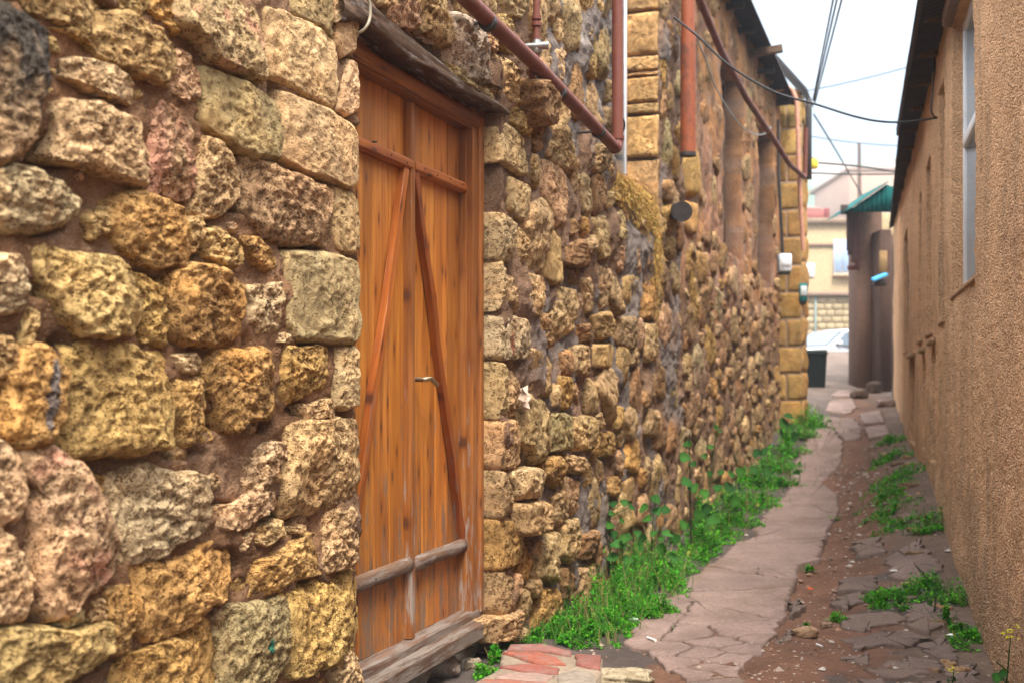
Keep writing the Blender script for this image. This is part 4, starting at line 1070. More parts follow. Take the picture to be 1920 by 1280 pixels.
# ================================================================== PIPES
def wp(px, py, w): u, z = WZ(px, py, w); return Vector(wallpt(u, w, z))
def tobj(mb, name, mat, label, cat, group=None): return mb.obj(name, mat, None, label=label, cat=cat, group=group)
g0 = thing('gas_pipe', wp(870, -10, .12), 'thick red painted pipe running above the door and turning upward', 'pipe')
def attach(mb, name, mat, root, label=None):
    o = mb.obj(name, mat, None); o.parent = root; o.location = Vector(o.location)-root.location
    if label: o['label'] = label
    return o
pA = wp(730, -140, .12); pB = wp(1005, 122, .12); pC = wp(1158, 282, .12); pD = Vector((pC.x, pC.y, 3.9))
attach(MB().tube(bend([pA, pB, pC, pD], .06, 6), .030, 16), 'main_pipe', M['pipe'], g0)
attach(MB().tube([pC+Vector((0, 0, .055)), pC+Vector((0, 0, .075))], .035, 16), 'coupling', M['pipe'], g0)
d_ = (pC-pB).normalized(); attach(MB().tube([pC-d_*.07, pC-d_*.055], .034, 16), 'coupling', M['pipe'], g0)
for f_ in (.30, .62, .86):
    p_ = pA.lerp(pC, f_); attach(MB().tube([p_-d_*.014, p_+d_*.014], .034, 14), 'clamp', M['iron'], g0)
    attach(MB().tube([p_, p_+Vector((-CS*.11, SN*.11, 0))], .007, 8), 'bracket', M['iron'], g0)
g1 = thing('branch_pipe', wp(1005, 110, .1), 'thin red pipe with a valve dropping onto the thick pipe', 'pipe')
q0 = wp(1006, 122, .11); ax = Vector((q0.x, q0.y, 0))
def zat(py): return CZ+(HY-py)/F*q0.y
attach(MB().tube([(ax.x, ax.y, zat(125)), (ax.x, ax.y, 3.9)], .0145, 12), 'pipe', M['pipe'], g1)
for py in (34, 46): attach(MB().tube([(ax.x, ax.y, zat(py)-.008), (ax.x, ax.y, zat(py)+.008)], .021, 12), 'coupling', M['pipe'], g1)
v = attach(MB().tube([(ax.x, ax.y, zat(102)), (ax.x, ax.y, zat(98)), (ax.x, ax.y, zat(88)), (ax.x, ax.y, zat(84)), (ax.x, ax.y, zat(76))], [.018, .024, .026, .02, .019], 8), 'valve', M['steel'], g1)
h_ = MB().tube([(ax.x-.05, ax.y-.01, zat(88)), (ax.x+.05, ax.y-.02, zat(88))], [.01, .018], 10).obj('valve_handle', M['steel'], None); h_.parent = v; h_.location = Vector(h_.location)-v.location-g1.location
attach(MB().tube([(ax.x-.02, ax.y, zat(160)), (ax.x-.02, ax.y, zat(132))], .014, 10), 'bracket', M['pipe'], g1)
r0 = wp(1290, 292, .15)
g2 = thing('flue_pipe', r0, 'wide rusty orange flue pipe hanging down with open end', 'pipe')
attach(MB().tube([r0, r0+Vector((0, 0, .80))], .052, 20), 'lower_section', M['rust'], g2)
attach(MB().tube([r0+Vector((0, 0, .79)), r0+Vector((0, 0, 1.8))], .046, 20), 'upper_section', M['rust'], g2)
attach(MB().tube([r0+Vector((0, 0, -.004)), r0+Vector((0, 0, .02))], .054, 20), 'rim', M['iron'], g2)
s0 = wp(1262, 397, -.02); s1 = wp(1279, 397, .17)
g3 = thing('flue_stub', s0, 'short dark round stove outlet sticking out of the wall below the flue', 'pipe')
attach(MB().tube([s0, s1], .058, 20), 'outlet', M['iron'], g3)
attach(MB().tube([s1-(s1-s0).normalized()*.03, s1+(s1-s0).normalized()*.006], .066, 20), 'collar', M['iron'], g3)
pts = [wp(1280, -60, .1), wp(1312, 0, .1), wp(1350, 92, .12), wp(1400, 185, .15), wp(1440, 245, .2), wp(1480, 308, .3)]
e1 = Vector(P3(1509, 333, 13.4)); e2 = Vector(P3(1511, 240, 13.4))
tobj(MB().tube(bend(pts+[e1, e2], .05), .028, 12), 'diagonal_pipe', M['pipe'], 'dark red pipe running along the plastered wall under the eaves', 'pipe')
pk = [P3(1447, 171, 13.2), P3(1483, 163, 13.2), P3(1494, 190, 13.2), P3(1498, 325, 13.2), P3(1506, 470, 13.3)]
tobj(MB().tube(bend(pk, .06), .026, 12), 'bent_pipe', M['pinkpipe'], 'pale pink bent pipe on the yellow stone house end', 'pipe')
tobj(MB().tube([P3(1459, 225, 13.1), P3(1460, 330, 13.1), P3(1468, 480, 13.1)], .018, 8), 'conduit', M['iron'], 'thin dark conduit running down to the white meter box', 'conduit')
# boxes on the wall
def wbox(px0, px1, py0, py1, Y, d, name, cols, label, cat, rz=0.0):
    x0, _, z1 = P3(px0, py0, Y); x1, _, z0 = P3(px1, py1, Y)
    t = thing(name, ((x0+x1)/2, Y, z0), label, cat, rz=rz)
    mb = MB().box(-(x1-x0)/2, (x1-x0)/2, -d/2, d/2, 0, z1-z0, c=cols[0]+(1,), b=.01); o = mb.obj('body', M['tinted'], None); o.parent = t
    mb = MB().box(-(x1-x0)*.38, (x1-x0)*.38, -d/2-.012, -d/2+.004, (z1-z0)*.3, (z1-z0)*.85, c=cols[1]+(1,), b=.004); o = mb.obj('cover', M['tinted'], None); o.parent = t
    mb = MB().box(-(x1-x0)*.4, (x1-x0)*.4, -d/2+.01, d/2-.01, -.03, .0, c=(.04, .035, .03, 1), b=.004); o = mb.obj('base_plate', M['tinted'], None); o.parent = t
    return t
wbox(1459, 1482, 477, 510, 13.0, .14, 'meter_box', ((.75, .77, .78), (.8, .82, .83)), 'white electricity meter box at the foot of a dark conduit', 'meter box')
wbox(1497, 1512, 532, 566, 14.0, .12, 'junction_box', ((.02, .14, .14), (.5, .55, .55)), 'small teal and white box on the yellow house corner', 'box')
wbox(1510, 1527, 494, 520, 26, .05, 'white_sign', ((.8, .8, .8), (.82, .82, .82)), 'small blank white sign sticking out beyond the yellow house', 'sign')
#PART3
# ================================================================== RIGHT HOUSE (spray-stucco)
rh = thing('stucco_house', RA, 'peach rough stucco house wall with white window and dark corrugated eave', 'house', rz=RROT)
UE = 16.9
def ru(px, w=0.0):
    t = (px-960)/F; return (B0-CR*w-SR*w*t)/(CR*t-SR)     # local u for a photo column on depth w
RN = [(5.36/CR, 6.62/CR, 1.60, 3.17, .085), (7.15/CR, 7.58/CR, 1.50, 3.02, .07), (8.35/CR, 8.92/CR, 1.47, 2.77, .07), (9.5/CR, 10.05/CR, 1.46, 2.70, .07), (11.9/CR, 12.9/CR, 1.43, 2.72, .07),
      (8.0/CR, 8.44/CR, .52, 1.36, .045), (9.05/CR, 9.5/CR, .55, 1.33, .045), (10.6/CR, 11.6/CR, .5, 1.33, .05)]
def hr(u, z):
    h = .012*fbm(u*1.2, z*1.2, 4, 3)+.0045*fbm(u*9, z*9, 9, 3)+.0048*fbm(u*40, z*40, 3, 3)+.02*sstep(.5, -.1, z)
    h = h+.012*np.exp(-((u-5.0)/.05)**2)*0
    crack = np.exp(-((u-4.72-.015*perlin(z*9, 0, 4))/.006)**2)*sstep(.9, .5, z); h = h-.012*crack
    for a, b, c, d, dep in RN: h = np.where((u > a) & (u < b) & (z > c) & (z < d), h-dep, h)
    return h
def cr_(u, z):
    n = fbm(u*.8, z*.5, 3, 4)[..., None]; m = fbm(u*5, z*.8, 13, 3)[..., None]
    c = np.array([.90, .56, .325])*(1+.2*n)
    c = c*(1-.35*sstep(.05, .5, m))+np.array([.46, .32, .2])*.35*sstep(.05, .5, m)
    p_ = sstep(.25, .5, fbm(u*1.7, z*2.2, 61, 4))[..., None]; c = c*(1-.5*p_)+np.array([.66, .40, .24])*.5*p_
    st = (sstep(.1, .5, fbm(u*7, z*.5, 91, 3))*sstep(.2, .5, fbm(u*1.3, z*1.1, 5, 2)+.2))[..., None]; c = c*(1-.3*st)+np.array([.34, .25, .17])*.3*st
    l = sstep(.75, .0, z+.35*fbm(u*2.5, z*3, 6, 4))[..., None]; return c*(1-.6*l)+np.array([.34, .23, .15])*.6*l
bu = [x for n_ in RN for x in n_[:2]]; bz = [x for n_ in RN for x in n_[2:4]]
ul = np.unique(np.concatenate([np.arange(1.2, 3.7, .05), np.arange(3.7, 6.2, .0085), np.arange(6.2, 9, .018), np.arange(9, UE, .035), np.array(bu)-.0015, np.array(bu)+.0015]))
zl = np.unique(np.concatenate([np.arange(-.35, 3.38, .0095), np.array(bz)-.0015, np.array(bz)+.0015]))
def clean(v, bs):
    bs = np.unique(np.array([x_+d_ for x_ in bs for d_ in (-.0015, .0015)])); v = np.array([x_ for x_ in v if np.min(np.abs(bs-x_)) > .004]); return np.sort(np.concatenate([v, bs]))
ul = clean(ul, bu); zl = clean(zl, bz)
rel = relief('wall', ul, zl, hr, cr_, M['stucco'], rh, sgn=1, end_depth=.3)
MB().box(1.2, UE, -.6, -.25, -.3, 3.36, c=(.5, .3, .2, 1)).obj('wall_core', M['core'], rh)
for i, (a, b, c, d, dep) in enumerate(RN[:5]):
    y = -dep-.002; m_ = M['white'] if i == 0 else M['grey_wood']
    fw = .075
    mb = MB().box(a+.004, a+fw, y-.03, y+.028, c+.004, d-.004).box(b-fw, b-.004, y-.03, y+.028, c+.004, d-.004).box(a+fw, b-fw, y-.03, y+.026, c+.004, c+.06).box(a+fw, b-fw, y-.03, y+.026, d-.06, d-.004)
    w_ = mb.obj('window', m_, rh)
    MB().box(a+fw, b-fw, y-.012, y+.012, c+.06, d-.06).obj('pane', M['glass'], w_)
    if i == 0: MB().box(a+.06, b-.06, y-.02, y+.032, 2.44, 2.50).obj('transom', M['white'], w_)
    sl = MB().box(a-.01, b+.01, -dep, .012, c-.03, c-.001, c=(.62, .38, .22, 1), b=.006); sl.obj('window_sill', M['stucco'], rh)
for a, b, c, d, dep in RN[5:]: MB().box(a-.05, b+.05, -.01, .03, d+.002, d+.05, c=(.52, .32, .18, 1), b=.01).obj('ledge', M['stucco'], rh)
MB().box(RN[0][0]-.04, RN[0][1]+.05, -.02, .05, 3.172, 3.27, c=(.40, .27, .22, 1), b=.01).obj('lintel', M['stucco'], rh)
rb = MB(); corrug(rb, 1.2, UE+.1, .20, 3.30, -2.5, 4.05, n=8)
V = rb.V[0]; f_ = np.interp(V[:, 0], [1, 9, UE], [1.05, .95, .3]); V[:, 1] = np.where(V[:, 1] > 0, V[:, 1]*f_, V[:, 1])
rb.obj('roof', M['roof'], rh, fix=False)
MB().box(1.2, UE, -.24, .008, 3.381, 3.44).obj('wall_plate', M['iron'], rh)
for u in np.arange(4, UE, .8): MB().box(u, u+.06, -.6, .14 if u < 12 else .06, 3.30, 3.36).obj('rafter', M['beam'], rh)
plank('fascia_board', (1.2, .175, 3.315), (10.5, .175, 3.315), .02, .07, M['iron'], rh, nrm=(0, 0, 1), seg=20, wob=.004)

# ================================================================== CABLES
def cable(name, pts, r, label, cat='cable', sag=0, n=24):
    pts = [Vector(p) for p in pts]
    if len(pts) == 2:
        a, b = pts; pts = [a.lerp(b, i/n)-Vector((0, 0, sag*4*(i/n)*(1-i/n))) for i in range(n+1)]
    else:                      # Catmull-Rom
        q = [pts[0]]+pts+[pts[-1]]; out = []
        for i in range(1, len(q)-2):
            for k in range(6):
                t = k/6; p0, p1, p2, p3 = q[i-1:i+3]
                out.append(.5*((2*p1)+(p2-p0)*t+(2*p0-5*p1+4*p2-p3)*t*t+(3*p1-p0-3*p2+p3)*t**3))
        pts = out+[pts[-1]]
    return MB().tube(pts, r, 7).obj(name, M['cable'], None, label=label, cat=cat)
cable('cable', [P3(1264, 33, 7.5), P3(1310, 70, 7.5), P3(1370, 125, 7.5), P3(1450, 172, 7.55), P3(1530, 196, 7.6), P3(1600, 218, 7.6), P3(1650, 228, 7.65), P3(1700, 229, 7.7), P3(1758, 221, 7.72)], .0075, 'black cable sagging across the alley from wall to wall')
cable('cable', [P3(1722, 5, 7.6), P3(1742, 55, 7.7), P3(1753, 110, 7.8), P3(1749, 165, 7.7), P3(1746, 205, 7.65), P3(1752, 219, 7.68), P3(1760, 222, 7.7)], .006, 'thin cable looping down the stucco wall to the black cable')
cable('cable', [P3(1310, 80, 8.2), P3(1322, 110, 8.3), P3(1345, 170, 8.9), P3(1385, 232, 10.2), P3(1415, 252, 11.2), P3(1437, 250, 12.0), P3(1446, 238, 12.3)], .006, 'pale loose cable drooping on the plastered wall').data.materials[0] = M['steel']
for i, (dx, dy) in enumerate([(0, 0), (9, 3), (-7, -2)]):
    a = Vector(P3(1526+dx*.2, 190+dy, 14.3)); b = Vector(P3(1569+dx, 0, 10.5)); d = b-a
    cable('overhead_wire', [a, a+d*2.6], .009, ['middle wire of the dark bundle running overhead from the yellow house', 'rightmost wire of the dark bundle running overhead from the yellow house', 'leftmost wire of the dark bundle running overhead from the yellow house'][i], 'wire')
cable('overhead_wire', [P3(1440, 182, 22), P3(1760, 108, 22)], .010, 'topmost faint wire crossing the pale sky', 'wire', .08)
cable('overhead_wire', [P3(1500, 252, 24), P3(1700, 274, 24)], .010, 'faint wire crossing the sky below the black cable', 'wire', .05)
cable('overhead_wire', [P3(1527, 305, 20), P3(1610, 312, 20), P3(1690, 324, 20)], .018, 'upper dark wire in front of the hills beside the yellow lamp', 'wire')
cable('overhead_wire', [P3(1510, 324, 21), P3(1700, 326, 21)], .016, 'lower dark wire in front of the hills', 'wire', .02)
cable('overhead_wire', [P3(1526, 215, 18), P3(1560, 270, 20), P3(1598, 335, 24), P3(1620, 372, 26)], .014, 'slanting thin wire descending toward the green canopy', 'wire')
yl = thing('yellow_lamp', P3(1525, 312, 14.5), 'small yellow lamp box on a bracket by the yellow house corner', 'lamp')
MB().box(-.05, .05, -.05, .05, -.03, .09, c=(.75, .62, .08, 1), b=.012).obj('housing', M['tinted'], None).parent = yl
MB().box(-.03, .03, -.03, .03, .09, .11, c=(.2, .2, .2, 1), b=.004).obj('cap', M['tinted'], None).parent = yl
MB().tube([(-.28, 0, -.015), (-.05, 0, 0)], .012, 8).obj('bracket', M['iron'], None).parent = yl
cable('stray_wire', [wp(664, -20, .06), wp(690, 0, .07), wp(694, 30, .07), wp(686, 52, .06), wp(672, 62, .03), wp(664, 64, .0)], .0045, 'loose pale wire loop at the left end of the lintel beam', 'wire').data.materials[0] = mat_plain('pale_wire', (.38, .33, .24), .6)
cable('stray_wire', [wp(1166, -20, .1), wp(1167, 30, .1), wp(1163, 62, .1), wp(1165, 70, .1)], .006, 'short black wire clipped to the upright red pipe', 'wire')
cable('stray_wire', [wp(1166, 218, .1), wp(1171, 232, .11), wp(1169, 246, .1), wp(1165, 250, .1)], .005, 'small black wire loop near the red pipe elbow', 'wire')

# ================================================================== BEYOND THE ALLEY
def box_part(name, par, px0, px1, py0, py1, Y, d, col, mat='tinted', b=.01, off=0, **k):
    x0, _, z1 = P3(px0, py0, Y); x1, _, z0 = P3(px1, py1, Y); L = par.location
    o = MB().box(x0, x1, Y-off, Y-off+d, z0, z1, c=tuple(col)+(1,), b=b).obj(name, M[mat], None); o.parent = par; o.location = Vector(o.location)-L
    return o
bb = thing('beige_house', (8.6, 38, 1.0), 'pale beige two storey house with white window behind the car', 'house')
box_part('wall', bb, 1480, 1760, 417, 760, 38, 8, (.40, .30, .175))
box_part('parapet', bb, 1478, 1762, 410, 419, 38, .5, (.28, .2, .14), off=.15)
box_part('ledge', bb, 1480, 1760, 548, 555, 38, .4, (.28, .19, .14), off=.2)
box_part('ledge', bb, 1480, 1565, 456, 461, 38, .4, (.33, .22, .15), off=.08)
w_ = box_part('window', bb, 1562, 1606, 450, 514, 38, .3, (.5, .53, .58), off=.1)
for a in (0, 1, 2):
    p = MB().box(P3(1565+a*13.5, 0, 38)[0], P3(1576+a*13.5, 0, 38)[0], 37.86, 37.93, P3(0, 510, 38)[2], P3(0, 455, 38)[2]).obj('pane', mat_glass('sky_glass%d' % a, (.25, .33, .45)), None)
    p.parent = w_; p.location = Vector(p.location)-w_.location-bb.location
box_part('window_sill', bb, 1560, 1608, 514, 519, 38, .3, (.5, .36, .25), off=.2)
box_part('drainpipe', bb, 1526, 1530, 556, 660, 38, .1, (.25, .3, .27), off=.1)
zz = P3(0, 655, 38)[2]; r_ = 0
while zz < P3(0, 560, 38)[2]:
    x = P3(1490, 0, 38)[0]+(.13 if r_ % 2 else 0)
    while x < P3(1625, 0, 38)[0]:
        l = .3+.06*rng.uniform(-1, 1); t = rng.uniform(.85, 1.15)
        MB().box(x, x+l-.02, 37.95, 38.02, zz, zz+.2, c=(.36*t, .28*t, .165*t, 1), b=.02).obj('block', M['tinted'], None).parent = bb
        x += l
    zz += .22; r_ += 1
for o in bb.children:
    if o.name.startswith('block'): o.location = Vector(o.location)-bb.location
rt = thing('rooftop_tank', P3(1530, 412, 40), 'pinkish red water tank shape on the beige house roof', 'tank')
for nm, a, b_, c_, d_2, col in (('tank_body', 1506, 1546, 392, 413, (.30, .11, .10)), ('tank_lid', 1504, 1540, 388, 394, (.36, .2, .18)), ('tank_frame', 1546, 1556, 390, 413, (.2, .06, .06))):
    box_part(nm, rt, a, b_, c_, d_2, 40, 1.2, col, b=.04)
pkh = thing('pink_house', P3(1640, 420, 70), 'distant pale pink flat roofed house under the hills', 'house')
box_part('wall', pkh, 1592, 1760, 320, 470, 70, 8, (.40, .28, .22)); box_part('roof', pkh, 1588, 1764, 314, 321, 70, 9, (.34, .25, .2), off=.05)
wh = thing('white_house', P3(1560, 430, 85), 'distant low whitish building between the roof tank and the shed', 'house')
box_part('wall', wh, 1500, 1600, 404, 480, 85, 8, (.36, .34, .31)); box_part('roof', wh, 1496, 1604, 398, 405, 85, 9, (.25, .24, .26), off=.5)
tp = MB().tube([P3(1612, 480, 60), P3(1611, 268, 60)], [.13, .09], 8).obj('utility_pole', M['grey_wood'], None, label='thin upright pole standing against the sky behind the canopy', cat='pole')

# car
def car():
    X0 = (1456-960)/F*31
    a = R(24); c = thing('parked_car', (X0+1.95, 31.9, 1.10), 'white parked car seen over the top of the alley', 'car', rz=a)
    prof = [(-2.1, .35), (-2.08, .62), (-1.95, .78), (-1.0, .96), (-.35, 1.38), (.1, 1.46), (.9, 1.45), (1.5, 1.25), (1.75, 1.02), (2.08, .95), (2.12, .5), (2.0, .3)]
    def loft(pr, yw, yt, zsplit=.95):
        mb = MB(); n = len(pr)
        sec = []
        for s, f in ((-1, 0), (-1, 1), (1, 1), (1, 0)): pass
        V = []
        for x, z in pr:
            w = yw if z < zsplit else yw+(yt-yw)*(z-zsplit)/.5
            V += [(x, -w, z), (x, w, z)]
        Q = [[2*i, 2*i+1, 2*((i+1) % n)+1, 2*((i+1) % n)] for i in range(n)]
        cz = .6; V += [(x*.98, -yw*.98, cz) for x, z in pr]; V += [(x*.98, yw*.98, cz) for x, z in pr]
        for i in range(n):
            j = (i+1) % n; Q.append([2*i, 2*j, 2*n+j, 2*n+i]); Q.append([2*j+1, 2*i+1, 3*n+i, 3*n+j])
        mb.add(V, Q, None, (.45, .47, .49, 1)); return mb
    o = loft(prof, .82, .62).obj('body', M['metal_t'], None, smooth=False); o.parent = c
    for sx, pts in (('window', [(-.78, .99), (-.33, 1.33), (.05, 1.39), (.05, .99)]), ('window', [(.12, .99), (.12, 1.39), (.85, 1.38), (.95, .99)]), ('window', [(1.02, .99), (.93, 1.37), (1.4, 1.2), (1.6, 1.0)])):
        for s in (-1, 1):
            V = []
            for x, z in pts:
                w = .82+(.62-.82)*(z-.95)/.5; V += [(x, s*(w+.006), z), (x, s*(w-.01), z)]
            n = len(pts); Q = [[2*i, 2*((i+1) % n), 2*((i+1) % n)+1, 2*i+1] for i in range(n)]; Q += [[0, 2, 4, 6][::1], [1, 3, 5, 7][::-1]]
            w_ = MB().add(V, Q).obj('window', M['glass'], None, smooth=False); w_.parent = c
    V = [(-.98, -.72, .985), (-.98, .72, .985), (-.38, .62, 1.375), (-.38, -.62, 1.375), (-1.0, -.72, .975), (-1.0, .72, .975), (-.4, .62, 1.385), (-.4, -.62, 1.385)]
    MB().add([(x-.012, y, z+.012) for x, y, z in V], [[0, 1, 2, 3], [4, 7, 6, 5], [0, 4, 5, 1], [1, 5, 6, 2], [2, 6, 7, 3], [3, 7, 4, 0]]).obj('windscreen', M['glass'], None, smooth=False).parent = c
    for x in (-1.35, 1.3):
        for s in (-1, 1):
            w_ = MB().tube([(x, s*.70, .31), (x, s*.86, .31)], .31, 20).obj('wheel', M['iron'], None); w_.parent = c
            r2 = MB().tube([(x, s*.855, .31), (x, s*.87, .31)], .19, 14).obj('rim', M['steel'], None); r2.parent = w_; r2.location = Vector(r2.location)-w_.location
    for s in (-1, 1):
        MB().box(-2.1, -1.98, s*.5-.14, s*.5+.14, .6, .74, c=(.8, .8, .75, 1), b=.03).obj('headlight', M['metal_t'], None).parent = c
        MB().box(-.72, -.6, s*.84-.06, s*.84+.06, 1.0, 1.1, c=(.7, .7, .7, 1), b=.02).obj('mirror', M['metal_t'], None).parent = c
    MB().box(-2.16, -2.02, -.7, .7, .32, .5, c=(.3, .3, .3, 1), b=.03).obj('bumper', M['metal_t'], None).parent = c
car()

# bin by the corner
def binn():
    Y = 17.6; x0 = P3(1498, 0, Y)[0]; x1 = P3(1544, 0, Y)[0]; z0 = float(gz(x1, Y, False)); z1 = P3(0, 655, Y)[2]
    t = thing('rubbish_bin', ((x0+x1)/2, Y, z0-.02), 'black dark green rubbish bin standing just past the yellow house corner', 'bin')
    w = (x1-x0)/2; H = z1-z0
    V = [(-w*.9, -.16, 0), (w*.9, -.16, 0), (w*.9, .16, 0), (-w*.9, .16, 0), (-w, -.2, H*.9), (w, -.2, H*.9), (w, .2, H*.9), (-w, .2, H*.9)]
    MB().add(V, [[0, 3, 2, 1], [4, 5, 6, 7], [0, 1, 5, 4], [1, 2, 6, 5], [2, 3, 7, 6], [3, 0, 4, 7]], None, (.006, .009, .007, 1)).obj('body', M['tinted'], None, smooth=False).parent = t
    MB().box(-w-.02, w+.02, -.22, .22, H*.9, H*.95, c=(.016, .022, .016, 1), b=.01).obj('rim', M['tinted'], None).parent = t
    MB().box(-w-.01, w+.01, -.21, .21, H*.95, H*1.02, c=(.02, .03, .022, 1), b=.02).obj('lid', M['tinted'], None).parent = t
binn()
# shed at the right end
sh = thing('brown_shed', (5.6, 16.4, .9), 'brown rendered shed with dark boards at the far end of the stucco wall', 'shed')
box_part('pillar', sh, 1608, 1655, 395, 760, 17.4, .5, (.12, .07, .05), 'tinted', .03)
box_part('side_wall', sh, 1650, 1672, 430, 800, 17.0, .6, (.07, .042, .032), 'tinted', .02)
box_part('wall', sh, 1662, 1720, 440, 800, 17.3, 1.5, (.13, .08, .06))
box_part('patch', sh, 1650, 1664, 470, 512, 16.98, .05, (.24, .15, .07))
box_part('wall', sh, 1640, 1740, 400, 470, 18.5, .8, (.38, .29, .17))
for i, (a, b_, c_, d_2) in enumerate([(1577, 1590, 384, 402), (1588, 1598, 388, 470), (1597, 1606, 390, 492), (1604, 1612, 392, 505), (1590, 1610, 470, 478), (1590, 1612, 498, 506)]):
    box_part('board', sh, a, b_, c_, d_2, 17.2+.02*i, .04, (.05+.01*i, .035, .03), 'tinted', .006)
box_part('post', sh, 1676, 1684, 455, 800, 16.3, .08, (.06, .045, .04), 'tinted', .01)
gc = thing('green_canopy', P3(1640, 395, 17.0), 'dark green corrugated gable canopy on the brown shed', 'canopy')
def gable():
    Y = 16.9; A = P3(1598, 392, Y); B = P3(1662, 346, Y); Cc = P3(1678, 352, Y); D = P3(1680, 391, Y); mb = MB()
    xs = np.arange(A[0], D[0], .012); V = []
    for x in xs:
        zt = np.interp(x, [A[0], B[0], Cc[0], D[0]], [A[2]+.01, B[2], Cc[2], Cc[2]-.05]); zb_ = A[2]-.045
        y = Y+.012*math.sin(x*2*math.pi/.07); V += [(x, y, zb_), (x, y, zt), (x, y+.02, zb_), (x, y+.02, zt)]
    n = len(xs); Q = []
    for i in range(n-1): a = 4*i; b = a+4; Q += [[a, b, b+1, a+1], [a+2, a+3, b+3, b+2], [a+1, b+1, b+3, a+3], [a, a+2, b+2, b]]
    mb.add(V, Q, None, (.003, .075, .07, 1)); o = mb.obj('gable_panel', M['tinted'], None); o.parent = gc; o.location = Vector(o.location)-gc.location
    V = [(A[0]-.05, Y-.08, A[2]-.01), (B[0], Y-.08, B[2]+.02), (B[0], Y+1.2, B[2]+.02), (A[0]-.05, Y+1.2, A[2]-.01)]; V += [(x, y, z+.015) for x, y, z in V]
    o = MB().add(V, [[0, 3, 2, 1], [4, 5, 6, 7], [0, 1, 5, 4], [1, 2, 6, 5], [2, 3, 7, 6], [3, 0, 4, 7]], None, (.003, .08, .075, 1)).obj('roof_sheet', M['tinted'], None, smooth=False); o.parent = gc; o.location = Vector(o.location)-gc.location
gable()
bx = thing('blue_box', P3(1649, 536, 16.8), 'small box with bright blue sloping top on the brown shed', 'box')
b1 = MB().box(-.09, .09, -.06, .06, 0, .09, c=(.06, .05, .05, 1), b=.01).obj('body', M['tinted'], None); b1.parent = bx
V = [(-.1, -.09, .06), (.1, -.09, .14), (.1, .07, .17), (-.1, .07, .09)]; V += [(x, y, z+.03) for x, y, z in V]
b2 = MB().add(V, [[0, 3, 2, 1], [4, 5, 6, 7], [0, 1, 5, 4], [1, 2, 6, 5], [2, 3, 7, 6], [3, 0, 4, 7]], None, (.08, .35, .62, 1)).obj('lid', M['tinted'], None, smooth=False); b2.parent = bx

# ================================================================== PAVING
def clip(poly, a, b):      # keep the side of points nearer to a than to b
    m = (a+b)/2; d = b-a; out = []; n = len(poly)
    for i in range(n):
        p, q = poly[i], poly[(i+1) % n]; sp, sq = np.dot(p-m, d), np.dot(q-m, d)
        if sp <= 0: out.append(p)
        if (sp < 0) != (sq < 0) and abs(sp-sq) > 1e-12: out.append(p+(q-p)*sp/(sp-sq))
    return out
def densify(p, step=.03):
    out = []
    for i in range(len(p)):
        a, b = np.array(p[i]), np.array(p[(i+1) % len(p)]); n = max(1, int(np.hypot(*(b-a))/step))
        for k in range(n): out.append(a+(b-a)*k/n)
    return np.array(out)
def slab(poly, parent, name='slab', col=(.235, .165, .14), lift=.018, gap=.004, jag=.016, mat='slab', th=.05, NR=7, dome=0):
    p = densify(poly, .02)
    if len(p) < 6: return
    c = centroid(p)
    ar = abs(np.sum(p[:, 0]*np.roll(p[:, 1], -1)-np.roll(p[:, 0], -1)*p[:, 1])/2)
    if ar < .0012: return
    p = p+np.stack([fbm(p[:, 0]*11, p[:, 1]*11, 3, 4), fbm(p[:, 0]*11, p[:, 1]*11, 30, 4)], 1)*jag*1.6
    if np.sum(p[:, 0]*np.roll(p[:, 1], -1)-np.roll(p[:, 0], -1)*p[:, 1]) < 0: p = p[::-1]
    r = np.hypot(*(p-c).T); p = c+(p-c)*(1-gap/np.maximum(r, gap*2))[:, None]
    n = len(p); t = np.concatenate([np.linspace(.15, .93, NR-1), [1.0]]); pts = c+(p-c)[None]*t[:, None, None]
    x, y = pts[..., 0], pts[..., 1]; base = gz(x, y, False)
    tl_ = rng.normal(0, .01, 2)
    z = base+lift+.004*fbm(x*6, y*6, 2, 3)+.0012*fbm(x*40, y*40, 8, 2)+tl_[0]*(x-c[0])+tl_[1]*(y-c[1])
    z[-1] -= .006
    V = np.concatenate([[[c[0], c[1], float(gz(c[0], c[1], False))+lift]], np.stack([x, y, z], -1).reshape(-1, 3), np.stack([p[:, 0], p[:, 1], base[-1]-th], 1)])
    T = [[0, 1+k, 1+(k+1) % n] for k in range(n)]; RR, KK = np.meshgrid(np.arange(NR), np.arange(n), indexing='ij')
    i0 = 1+RR*n+KK; i1 = 1+RR*n+(KK+1) % n; Q = np.stack([i0, i0+n, i1+n, i1], -1).reshape(-1, 4)
    cc = np.array(col)*rng.uniform(.9, 1.1)*(1+.18*fbm(V[:, 0]*5, V[:, 1]*5, 4, 3))[:, None]
    return link(name, mesh_np(name, V, Q, T, cc, M[mat]), parent)
path = bpy.data.objects.new('pavement', None); COL.objects.link(path); path['kind'] = 'structure'; path.empty_display_size = .1
def g2(pp): return np.array([G(x, y, .02)[:2] for x, y in pp])
OUT1 = [(1172,1203),(1192,1168),(1205,1135),(1235,1110),(1270,1086),(1320,1060),(1349,1044),(1379,1014),(1421,1004),(1412,985),(1444,949),(1480,916),(1494,903),(1540,905),(1569,922),(1572,955),(1556,985),(1545,1015),(1536,1044),(1497,1057),(1494,1077),(1484,1109),(1474,1149),(1448,1191),(1428,1224),(1395,1240),(1392,1267),(1400,1330),(1310,1300),(1297,1277),(1244,1250),(1225,1225)]
P = g2(OUT1)
seeds_px = [(1215,1180),(1250,1215),(1240,1145),(1290,1185),(1330,1150),(1310,1222),(1350,1200),(1392,1180),(1330,1250),(1372,1232),(1425,1195),(1425,1135),(1350,1285),(1300,1258),(1330,1075),(1430,1060),(1500,1035),(1440,985),(1520,950),(1400,1215),(1262,1240)]
S = g2(seeds_px)
